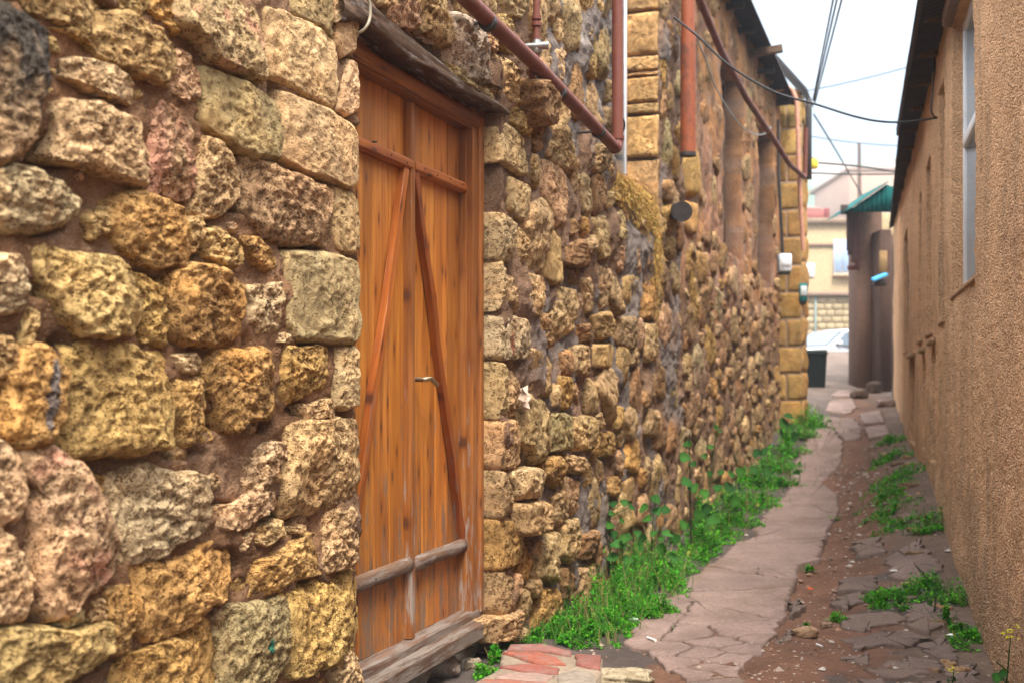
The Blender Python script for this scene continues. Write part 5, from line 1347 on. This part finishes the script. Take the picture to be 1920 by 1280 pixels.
for i, s_ in enumerate(S):
    q = [np.array(v) for v in P]
    for j in range(len(S)):
        if j != i and len(q) > 2: q = clip(q, s_, S[j])
    if len(q) > 2: slab(q, path, gap=.0065 if i not in (3, 6, 7, 8, 11, 12) else .011)
for poly in ([(1484,908),(1482,885),(1500,845),(1532,802),(1560,803),(1582,830),(1575,868),(1545,895),(1535,903)], [(1538,796),(1550,778),(1600,782),(1616,798),(1612,818),(1585,824),(1562,800)],
             [(1548,770),(1556,748),(1600,745),(1606,762),(1590,775)], [(1556,742),(1570,730),(1602,728),(1600,741)], [(1620,800),(1660,795),(1668,812),(1630,820)],
             [(1610,775),(1650,768),(1660,788),(1620,792)]):
    slab(g2(poly), path, jag=.02)
for poly in ([(1569,1083),(1638,1071),(1648,1088),(1638,1103),(1572,1103)], [(1566,1113),(1612,1104),(1618,1122),(1592,1134),(1563,1128)], [(1579,1149),(1640,1143),(1690,1147),(1702,1157),(1658,1168),(1612,1180),(1580,1170)],
             [(1579,1190),(1640,1180),(1700,1176),(1745,1190),(1690,1203),(1592,1207)], [(1576,1226),(1641,1219),(1618,1240),(1590,1236)], [(1628,1249),(1700,1225),(1764,1237),(1740,1266),(1658,1260)],
             [(1480,1125),(1500,1118),(1503,1140),(1484,1145)], [(1460,1185),(1485,1172),(1490,1190),(1468,1202)], [(1660,1040),(1720,1005),(1768,1058),(1740,1085),(1672,1080)], [(1650,1095),(1740,1090),(1760,1110),(1690,1118)],
             [(1710,1205),(1770,1185),(1800,1225),(1770,1232)], [(1700,1128),(1765,1120),(1790,1160),(1740,1180),(1700,1168)], [(1770,1245),(1820,1235),(1850,1290),(1780,1300)], [(1700,1272),(1760,1268),(1780,1310),(1690,1310)],
             [(1600,1012),(1648,1000),(1660,1030),(1610,1040)], [(1690,960),(1715,950),(1735,990),(1700,1000)], [(1600,1268),(1650,1266),(1670,1300),(1600,1300)]):
    slab(g2(poly), path, name='broken_slab', col=(.15, .108, .09), lift=.012, jag=.03)

# brick doorstep
step = bpy.data.objects.new('doorstep', None); COL.objects.link(step); step.location = (0, 0, 0)
tag(step, 'worn red brick doorstep set in tan mortar beside the grass', 'doorstep')
def q4(L): return [G(640+x/3.2, 1080+y/3.2, .055)[:2] for x, y in L]
slab(q4([(770,640),(960,520),(960,420),(1080,398),(1250,402),(1400,440),(1565,462),(1568,560),(1545,640),(1480,760),(700,760)]), step, 'mortar_bed', (.27, .215, .155), lift=.047, gap=0, jag=.006, NR=14)
for L, c in (([(1000,408),(1200,403),(1392,440),(1385,462),(1180,438),(985,438)], (.33,.13,.10)), ([(968,450),(1180,444),(1300,478),(1345,522),(1180,522),(1060,478)], (.42,.12,.07)), ([(1405,455),(1560,465),(1560,548),(1480,545),(1405,522)], (.32,.11,.08)),
             ([(945,535),(1100,523),(1320,545),(1300,578),(1080,562)], (.38,.11,.075)), ([(915,600),(960,574),(1180,570),(1285,590),(1240,622),(1000,616)], (.45,.29,.23)), ([(800,640),(850,612),(1000,606),(1240,632),(1260,700),(760,700)], (.40,.12,.07)), ([(1300,585),(1400,560),(1500,575),(1535,620),(1500,700),(1290,690)], (.42,.34,.26))):
    slab(q4(L), step, 'brick', tuple(v*.62 for v in c), lift=.055, gap=.002, jag=.006, mat='brick', NR=5)

def rock(c, size, tint, name='rock', parent=None, n=22, amp=.28, **k):
    u = np.linspace(0, np.pi, n); v = np.linspace(0, 2*np.pi, n*2, endpoint=False); UU, VV = np.meshgrid(u, v, indexing='ij')
    d = np.stack([np.sin(UU)*np.cos(VV), np.sin(UU)*np.sin(VV), np.cos(UU)], -1); s = rng.uniform(0, 99)
    r = 1+amp*fbm(d[..., 0]*1.3+s, d[..., 1]*1.3, d[..., 2]*1.3, 4)+.07*ridg(d[..., 0]*3+s, d[..., 1]*3, d[..., 2]*3, 2)
    dd = np.sign(d)*np.abs(d)**.8; V = dd*r[..., None]*np.array(size)/2+np.array(c)
    idx = np.arange(n*2*n).reshape(n, 2*n); nx = np.roll(idx, -1, 1); Q = np.stack([idx[:-1], idx[1:], nx[1:], nx[:-1]], -1).reshape(-1, 4)
    t = np.array(TINT[tint] if isinstance(tint, str) else tint); C = np.tile(t, (V.reshape(-1, 3).shape[0], 1)); C = np.concatenate([C, np.full((len(C), 1), .5)], 1)
    return link(name, mesh_np(name, V.reshape(-1, 3), Q, None, C, M['stone']), parent, **k)
RK = [((848,1232),(.17,.13,.11),(.33,.27,.21),'rounded grey rock lying in front of the doorsill'), ((815,1262),(.17,.14,.10),(.34,.28,.24),'pinkish grey rock below the doorsill, left of the rounded one'), ((765,1280),(.15,.13,.10),(.36,.32,.27),'pale grey rock at the very bottom edge under the doorsill'),
      ((884,1250),(.07,.05,.05),(.32,.26,.2),'small grey rock between doorsill and brick step'), ((895,1212),(.16,.11,.10),(.40,.30,.18),'tan rock leaning on the right end of the doorsill'), ((1166,1276),(.22,.16,.05),(.42,.36,.25),'flat tan rock beside the brick doorstep'),
      ((1512,1192),(.10,.06,.045),(.42,.28,.18),'tan loose stone on the dirt strip'), ((1550,1172),(.05,.04,.03),(.35,.25,.18),'small stone just behind the tan loose one'),
      ((1612,745),(.24,.2,.14),(.12,.08,.06),'dark rock at the foot of the brown shed'), ((1640,735),(.2,.18,.22),(.10,.07,.055),'taller dark rock against the brown shed'), ((1660,760),(.22,.18,.12),(.3,.22,.2),'pale flat rock near the brown shed')]
for (px, py), sz, t, lb in RK:
    X, Y, z = G(px, py, 0); rock((X, Y, z+sz[2]*.28), sz, t, label=lb, cat='rock', group=None, n=20)
# stones exposed along the foot of the stucco wall
k = 0
for Y in np.concatenate([np.arange(3.9, 6.5, .16), np.arange(6.5, 12, .32)]):
    if rng.uniform() < .3: k += 1; continue
    Y = Y+rng.normal(0, .08); X = rx(Y)-rng.uniform(.03, .3); s = rng.uniform(.02, .085)*(1 if Y < 7 else 1.2)
    rock((X, Y, float(gz(X, Y))-.1*s), (s*1.4, s, s*.7), ['B', 'D', 'T', 'D', 'B'][k % 5], name='rubble_stone', n=14, amp=.55, label='small loose rubble stone lying in the row at the foot of the peach stucco wall', cat='stone', group='rubble stones along the stucco wall'); k += 1
# gravel and grit
def gravel():
    mb = MB(); ico = np.array([[1,0,0],[-1,0,0],[0,1,0],[0,-1,0],[0,0,1],[0,0,-1]], float); T = [[0,2,4],[2,1,4],[1,3,4],[3,0,4],[2,0,5],[1,2,5],[3,1,5],[0,3,5]]
    for i in range(2600):
        Y = 3.6+9*rng.uniform()**1.6; dl = rng.uniform(.2, 2.05) if rng.uniform() < .55 else rng.normal(1.2, .18); X = -A0+.35625*Y+dl
        if X > rx(Y)-.03: continue
        s = rng.uniform(.003, .009) if rng.uniform() < .9 else rng.uniform(.01, .022); s *= (1+.06*(Y-4))
        z = float(gz(X, Y, True))+.25*s
        c = [(.45,.36,.3),(.30,.2,.15),(.5,.45,.4),(.2,.14,.11),(.38,.22,.15)][int(rng.integers(5))]
        V = ico*rng.uniform(.6, 1.2, (6, 1))*np.array([s*1.2, s, s*.6]); a = rng.uniform(0, 6.3); V = V @ np.array([[math.cos(a), -math.sin(a), 0], [math.sin(a), math.cos(a), 0], [0, 0, 1]])
        mb.add(V+np.array([X, Y, z]), None, T, c+(1,))
    # clods of earth on the dirt strip
    link('gravel', mb.mesh('gravel', M['ground'], False), None, kind='stuff', label='small stones and grit scattered on the dirt')
gravel()
def litter(name, px, py, size, col, label, cat, flat=False, ang=0):
    X, Y, z = G(px, py, .02); n = 7; t = np.linspace(0, 2*np.pi, n, endpoint=False)
    V = [(0, 0, .004+size*.12)]+[(size*math.cos(a)*rng.uniform(.6, 1), size*.7*math.sin(a)*rng.uniform(.6, 1), size*.15*rng.uniform(0, 1)) for a in t]
    V += [(x, y, zz-.003) for x, y, zz in V]; T = [[0, 1+i, 1+(i+1) % n] for i in range(n)]+[[n+1, n+2+(i+1) % n, n+2+i] for i in range(n)]
    Q = [[1+i, n+2+i, n+2+(i+1) % n, 1+(i+1) % n] for i in range(n)]
    MB().add(np.array(V)+np.array([X, Y, z+.004]), Q, T, col+(1,)).obj(name, M['tinted'], None, smooth=False, label=label, cat=cat)
litter('wrapper', 1188, 1163, .022, (.75, .76, .78), 'crumpled white wrapper lying in the green clover', 'litter')
litter('wrapper', 1520, 1092, .022, (.75, .12, .03), 'crumpled orange red wrapper on the dirt strip', 'litter')
litter('wrapper', 1783, 1192, .028, (.75, .75, .75), 'white tissue scrap in the weeds by the stucco wall', 'litter')
litter('wrapper', 1676, 1067, .03, (.6, .58, .55), 'pale strip of paper on the dark right side paving', 'litter')
def stick(px0, py0, px1, py1, r, col, name, label, cat):
    a = Vector(G(px0, py0, .02+r)); b = Vector(G(px1, py1, .02+r)); MB().tube([a, b], r, 8, c=col+(1,)).obj(name, M['tinted'], None, label=label, cat=cat)
stick(1214, 1190, 1229, 1199, .006, (.7, .7, .68), 'cigarette_end', 'white cigarette end on the concrete near the clover', 'litter')
stick(1531, 1212, 1542, 1216, .005, (.6, .6, .58), 'cigarette_end', 'white cigarette end on the dirt near the tan loose stone', 'litter')
# paper stuck in the wall
tp_ = []; u0, z0 = WZ(976, 745, .05)
V = []; 
for i in range(5):
    for j in range(4):
        V.append((u0-.035+.018*i+.004*math.sin(j*3), -(.07+.022*math.sin(i*2.1+j*1.3)), z0+.04-.028*j+.012*math.sin(i*1.7)))
V2 = [(a, b+.004, c) for a, b, c in V]
Q = [[i*4+j, (i+1)*4+j, (i+1)*4+j+1, i*4+j+1] for i in range(4) for j in range(3)]; Q2 = [[q+20 for q in f[::-1]] for f in Q]
o = MB().add(V+V2, Q+Q2, None, (.62, .47, .36, 1)).obj('crumpled_paper', M['tinted'], None, smooth=False, fix=False, label='crumpled pale brown paper stuck between the wall stones by the door', cat='paper')
o.matrix_world = Matrix.Translation(Vector(LA)) @ Matrix.Rotation(LROT, 4, 'Z') @ Matrix.Translation(o.location)

# ================================================================== PLANTS
def leaves(name, spots, label, leaf_scale=1.0, cols=((.05, .27, .012), (.12, .40, .02), (.028, .15, .010), (.08, .32, .014), (.22, .25, .05))):
    V = []; C = []
    for (px, py, rad, h, n) in spots:
        X, Y, z = G(px, py, 0); k = int(n*1.15)
        a = rng.uniform(0, 2*np.pi, k); r = rad*np.sqrt(rng.uniform(0, 1, k))*(1+.35*np.sin(a*3+px)); x = X+r*np.cos(a)+.33*r*np.sin(a)*.6; y = Y+r*np.sin(a)*1.25
        dl = x-(-A0+.35625*y); x = np.where(dl < .04, x+(.04-dl), x)
        f = np.clip(1-(r/rad/1.3)**2, .12, 1); lump = np.clip(.55+1.5*fbm(x*8, y*8, 3, 3), .03, 1.8); sk = fbm(x*4, y*4, 9, 2) < -.24; x = np.where(sk, X+(x-X)*.25, x); y = np.where(sk, Y+(y-Y)*.25, y); zz = gz(x, y)+h*f*lump*rng.uniform(.05, 1, k)**.6
        s = leaf_scale*rng.uniform(.004, .0085, k)*np.where(rng.uniform(0, 1, k) < .06, 1.9, 1)*(1+.10*(Y-4.5))
        th = rng.uniform(0, 2*np.pi, k); ph_ = rng.normal(.25, .45, k)
        d = np.stack([np.cos(th)*np.cos(ph_), np.sin(th)*np.cos(ph_), np.sin(ph_)], 1); e = np.stack([-np.sin(th), np.cos(th), rng.normal(0, .3, k)], 1)
        c0 = np.stack([x, y, zz], 1)
        q = np.stack([c0, c0+d*s[:, None]+e*s[:, None]*.55, c0+d*s[:, None]*2, c0+d*s[:, None]-e*s[:, None]*.55], 1)
        V.append(q.reshape(-1, 3)); ci = rng.choice(5, k, p=(.3, .22, .24, .2, .04)); cc = np.array(cols)[ci]*rng.uniform(.7, 1.3, (k, 1)); C.append(np.repeat(cc, 4, 0))
        m = k//45; sx = X+rng.normal(0, rad*.55, m); sy = Y+rng.normal(0, rad*.6, m); dl = sx-(-A0+.35625*sy); sx = np.where(dl < .04, sx+(.04-dl), sx); g_ = gz(sx, sy); hh = h*rng.uniform(.5, 1.25, m); w = .0016*(1+.1*(Y-4))
        lx_ = rng.normal(0, .3, (2, m))*hh
        q = np.stack([np.stack([sx-w, sy, g_], 1), np.stack([sx+w, sy, g_], 1), np.stack([sx+lx_[0]+w*.5, sy+lx_[1], g_+hh], 1), np.stack([sx+lx_[0]-w*.5, sy+lx_[1], g_+hh], 1)], 1)
        V.append(q.reshape(-1, 3)); C.append(np.repeat(np.where((rng.uniform(0, 1, m) < .3)[:, None], np.array([.30, .22, .10]), np.array([.07, .2, .03])), 4, 0))
    V = np.concatenate(V); C = np.concatenate(C); Q = np.arange(len(V)).reshape(-1, 4)
    link(name, mesh_np(name, V, Q, None, C, M['leaf'], False), None, kind='stuff', label=label)
leaves('clover', [(1005,1200,.09,.05,1300),(1040,1196,.12,.07,2200),(1080,1190,.14,.08,2600),(1110,1198,.13,.07,2200),(1100,1165,.14,.10,2400),(1140,1172,.15,.10,2600),(1170,1150,.15,.13,2600),(1150,1125,.17,.17,2600),(1200,1125,.16,.15,2600),(1235,1105,.17,.17,2600),(1190,1090,.18,.22,2800),(1240,1070,.17,.22,2600),(1262,1095,.10,.12,1400),(1247,1152,.055,.06,700),(1215,1160,.06,.04,500),(1195,1185,.07,.03,500),
                  (915,1240,.05,.06,700),(932,1222,.04,.05,400),(905,1262,.045,.04,450),(1255,1178,.03,.02,120)], 'bright green clover and weeds growing along the rubble wall')
leaves('clover', [(1300,1045,.14,.08,1100),(1312,1022,.18,.15,1900),(1350,1008,.18,.13,1700),(1340,980,.2,.2,2000),(1385,985,.16,.10,1200),(1380,950,.2,.16,1600),(1425,945,.2,.12,1300),(1415,908,.22,.16,1500),(1460,912,.2,.12,1200),(1455,880,.24,.18,1400),(1478,850,.22,.18,1100),(1497,820,.24,.2,1100),(1518,800,.26,.2,1000),(1505,785,.22,.2,700)], 'green weeds further along under the plastered wall', 1.25)
leaves('clover', [(1672,828,.16,.08,900),(1668,860,.2,.1,1100),(1678,900,.22,.1,1300),(1665,930,.2,.08,1000),(1672,960,.18,.07,900),(1688,985,.16,.06,700),(1757,985,.14,.1,900),(1735,1000,.10,.06,500),(1640,1125,.08,.035,500),(1680,1122,.12,.05,900),(1720,1112,.12,.06,900),(1745,1105,.07,.08,450),(1790,1128,.06,.10,450),(1800,1188,.08,.05,700),(1775,1170,.06,.08,450),(1815,1195,.06,.05,400),(1568,1160,.035,.04,260),(1515,1068,.03,.04,160),(1560,972,.05,.03,180),(1512,1172,.02,.03,90),(1650,1135,.05,.02,160),(1590,1122,.03,.03,120),(1700,1145,.06,.03,200),(1800,1215,.05,.05,200)], 'patchy green weeds along the stucco wall side', 1.1)

def leafy(pxb, pyb, tip, lv, lsz, label, cat='weed', flowers=None, group=None, Y=None, stemc=(.05, .12, .03), stemr=.004):
    if Y is None: X, Y, z = G(pxb, pyb, 0)
    else: X, _, _ = P3(pxb, pyb, Y); z = float(gz(X, Y))-.01
    t = thing('weed', (X, Y, z), label, cat, group)
    zt = CZ+(HY-tip[1])*Y/F; xt = (tip[0]-960)/F*Y
    base = Vector((X, Y, z)); top = Vector((xt, Y-.02, zt)); mid = base.lerp(top, .5)+Vector((rng.normal(0, .012), 0, 0))
    st = [base.lerp(mid, i/4) for i in range(5)]+[mid.lerp(top, i/4) for i in range(1, 5)]
    def at(mb, name, mat, par=t):
        o = mb.obj(name, mat, None, fix=False); o.parent = par; o.location = Vector(o.location)-t.location; return o
    at(MB().tube(st, [stemr*(1-.07*i) for i in range(9)], 7, c=stemc+(1,)), 'stem', M['leaf'])
    for (lx0, ly0, s) in lv:
        y = Y-rng.uniform(.0, .07); c = Vector(((lx0-960)/F*y, y, CZ+(HY-ly0)*y/F)); f = min(max((c.z-z)/(zt-z+1e-6)-.12, 0), 1); a = base.lerp(top, f)
        R_ = lsz*s*rng.uniform(.85, 1.15); n = Vector((rng.normal(0, .5), -.75, .65+rng.normal(0, .3))).normalized()
        dirr = (c-a); dirr = dirr-n*dirr.dot(n); dirr = dirr.normalized() if dirr.length > 1e-4 else Vector((1, 0, 0)); side = n.cross(dirr)
        rr = []; V = [c-n*.006]
        K = 18
        for i in range(K):
            th = 2*math.pi*i/K; rad = R_*(1-.22*math.cos(th)*-1*0)*(1-.38*max(0, -math.cos(th))**6)*(1+.15*math.sin(th*3+s*9)+.07*math.sin(th*7+s)); 
            V.append(c+dirr*rad*math.cos(th)*1.1+side*rad*math.sin(th)+n*(.18*R_*math.sin(th)**2+rng.normal(0, .03)*R_))
        T = [[0, 1+i, 1+(i+1) % K] for i in range(K)]
        g = (np.array([.022, .085, .018])+np.array([.02, .05, 0])*rng.uniform())*rng.uniform(.75, 1.2)
        C = np.tile(g, (K+1, 1)); C[0] *= 1.5
        mb = MB().add([tuple(v) for v in V], None, T, C); mb.tube([a, c-dirr*R_*.6], .0018, 5, c=(.06, .15, .03, 1)); at(mb, 'leaf', M['leaf'])
    if flowers:
        for (fx, fy, s) in flowers:
            c = Vector(((fx-960)/F*Y, Y-.01, CZ+(HY-fy)*Y/F)); mb = MB()
            for _ in range(14):
                o_ = Vector(rng.normal(0, s*.45, 3)); a_ = rng.uniform(0, 6.28)
                for k2 in range(4):
                    d = Vector((math.cos(a_+k2*1.57), math.sin(a_+k2*1.57)*.6, .35)).normalized(); e = d.cross(Vector((0, 0, 1))).normalized(); p = c+o_; L_ = s*.36
                    mb.add([tuple(p), tuple(p+d*L_*.6+e*L_*.35), tuple(p+d*L_), tuple(p+d*L_*.6-e*L_*.35)], [[0, 1, 2, 3]], None, (.68, .66, .04, 1))
            at(mb, 'flower_head', M['leaf'])
leafy(1140, 1100, (1141, 928), [(1150,945,.9),(1170,942,.8),(1146,962,.8),(1183,950,1),(1143,985,1),(1150,1002,.9),(1165,975,.7),(1142,1042,1.2),(1160,1078,1.2),(1128,1030,.9),(1150,1060,.8)], .026, 'tall leafy weed against the rubble wall at the near end')
leafy(1222, 1080, (1228, 930), [(1208,952,1.1),(1229,936,1.1),(1247,956,1.2),(1232,958,1),(1215,972,.9),(1205,1010,1),(1225,1000,.9),(1240,1010,.8),(1210,1045,1)], .027, 'leafy weed with upright round leaves in the clover middle')
leafy(1185, 1085, (1187, 985), [(1178,1005,1),(1195,1000,.9),(1170,1020,1),(1200,1025,1),(1188,1045,1.1),(1175,1060,1)], .027, 'short leafy weed between the two tall near ones')
leafy(1296, 1030, (1292, 812), [(1290,832,.9),(1284,858,1),(1300,870,.7),(1288,905,1.2),(1300,915,1),(1320,925,1),(1310,965,1.2),(1295,985,1.1),(1283,985,1),(1325,955,1.1),(1335,975,1.1)], .036, 'tall dark stemmed weed with round leaves at the seam of the two walls', stemc=(.05, .035, .025), stemr=.007)
leafy(1318, 1010, (1342, 798), [(1342,800,.7),(1350,808,.5),(1332,838,.7),(1322,855,.6),(1352,885,.8),(1330,888,.7),(1345,915,.9)], .034, 'tallest thin weed stem leaning right over the clover')
leafy(1160, 1105, (1165, 1000), [(1158,1020,1.1),(1172,1010,1),(1150,1045,1.2),(1176,1050,1.1),(1165,1075,1.2)], .03, 'broad leaved weed low in front of the tall near one', stemr=.003)
leafy(1245, 1100, (1258, 985), [(1252,1000,1),(1266,1010,1),(1240,1030,1.2),(1262,1045,1.1),(1250,1065,1.2)], .03, 'broad leaved weed leaning right just left of the wall seam', stemr=.003)
leafy(1375, 985, (1380, 870), [(1372,890,1),(1388,885,1),(1368,915,1.2),(1390,920,1.1),(1378,940,1.2)], .038, 'leafy weed against the plastered wall right of the leaning thin stem')
leafy(1425, 930, (1428, 835), [(1420,850,1),(1434,846,1),(1415,880,1.2),(1438,885,1.1)], .042, 'leafy weed further along the plastered wall in the clover')
leafy(1472, 850, (1478, 775), [(1478,780,1),(1470,795,1.1),(1484,800,1),(1490,820,1.1),(1465,815,1.1),(1480,835,1.2)], .055, 'far leafy weed beside the yellow house foot', Y=12.6)
leafy(1500, 905, (1497, 868), [(1488,872,1),(1500,870,.9),(1495,885,1)], .035, 'small weed at the edge of the concrete path')
leafy(1752, 1150, (1746, 1088), [(1748,1100,1),(1740,1115,.8),(1756,1110,.9),(1765,1128,.9),(1744,1130,.7)], .018, 'small leafy weed in front of the rubble by the stucco wall')
leafy(1888, 1330, (1890, 1190), [(1880,1262,.5),(1872,1270,.6),(1868,1240,.0)], .03, 'yellow flowering weed standing closest against the stucco wall', flowers=[(1889, 1190, .030)], Y=3.72)
leafy(1783, 1290, (1784, 1256), [(1778,1275,.7),(1790,1272,.6)], .012, 'small yellow flowering weed low on the right paving', flowers=[(1783, 1254, .020)])
#END

if HAZE:
    hz = bpy.data.materials.new('haze'); hz.use_nodes = True; t_ = hz.node_tree; t_.nodes.clear(); o_ = t_.nodes.new('ShaderNodeOutputMaterial'); v_ = t_.nodes.new('ShaderNodeVolumePrincipled')
    v_.inputs['Color'].default_value = (.74, .86, 1, 1); v_.inputs['Density'].default_value = .0018; t_.links.new(v_.outputs[0], o_.inputs['Volume'])
    mb = MB().box(-470, 480, -75, 430, -40, 78, b=0.01); me = mb.mesh('haze', hz, False); link('haze', me, center=False, kind='stuff')
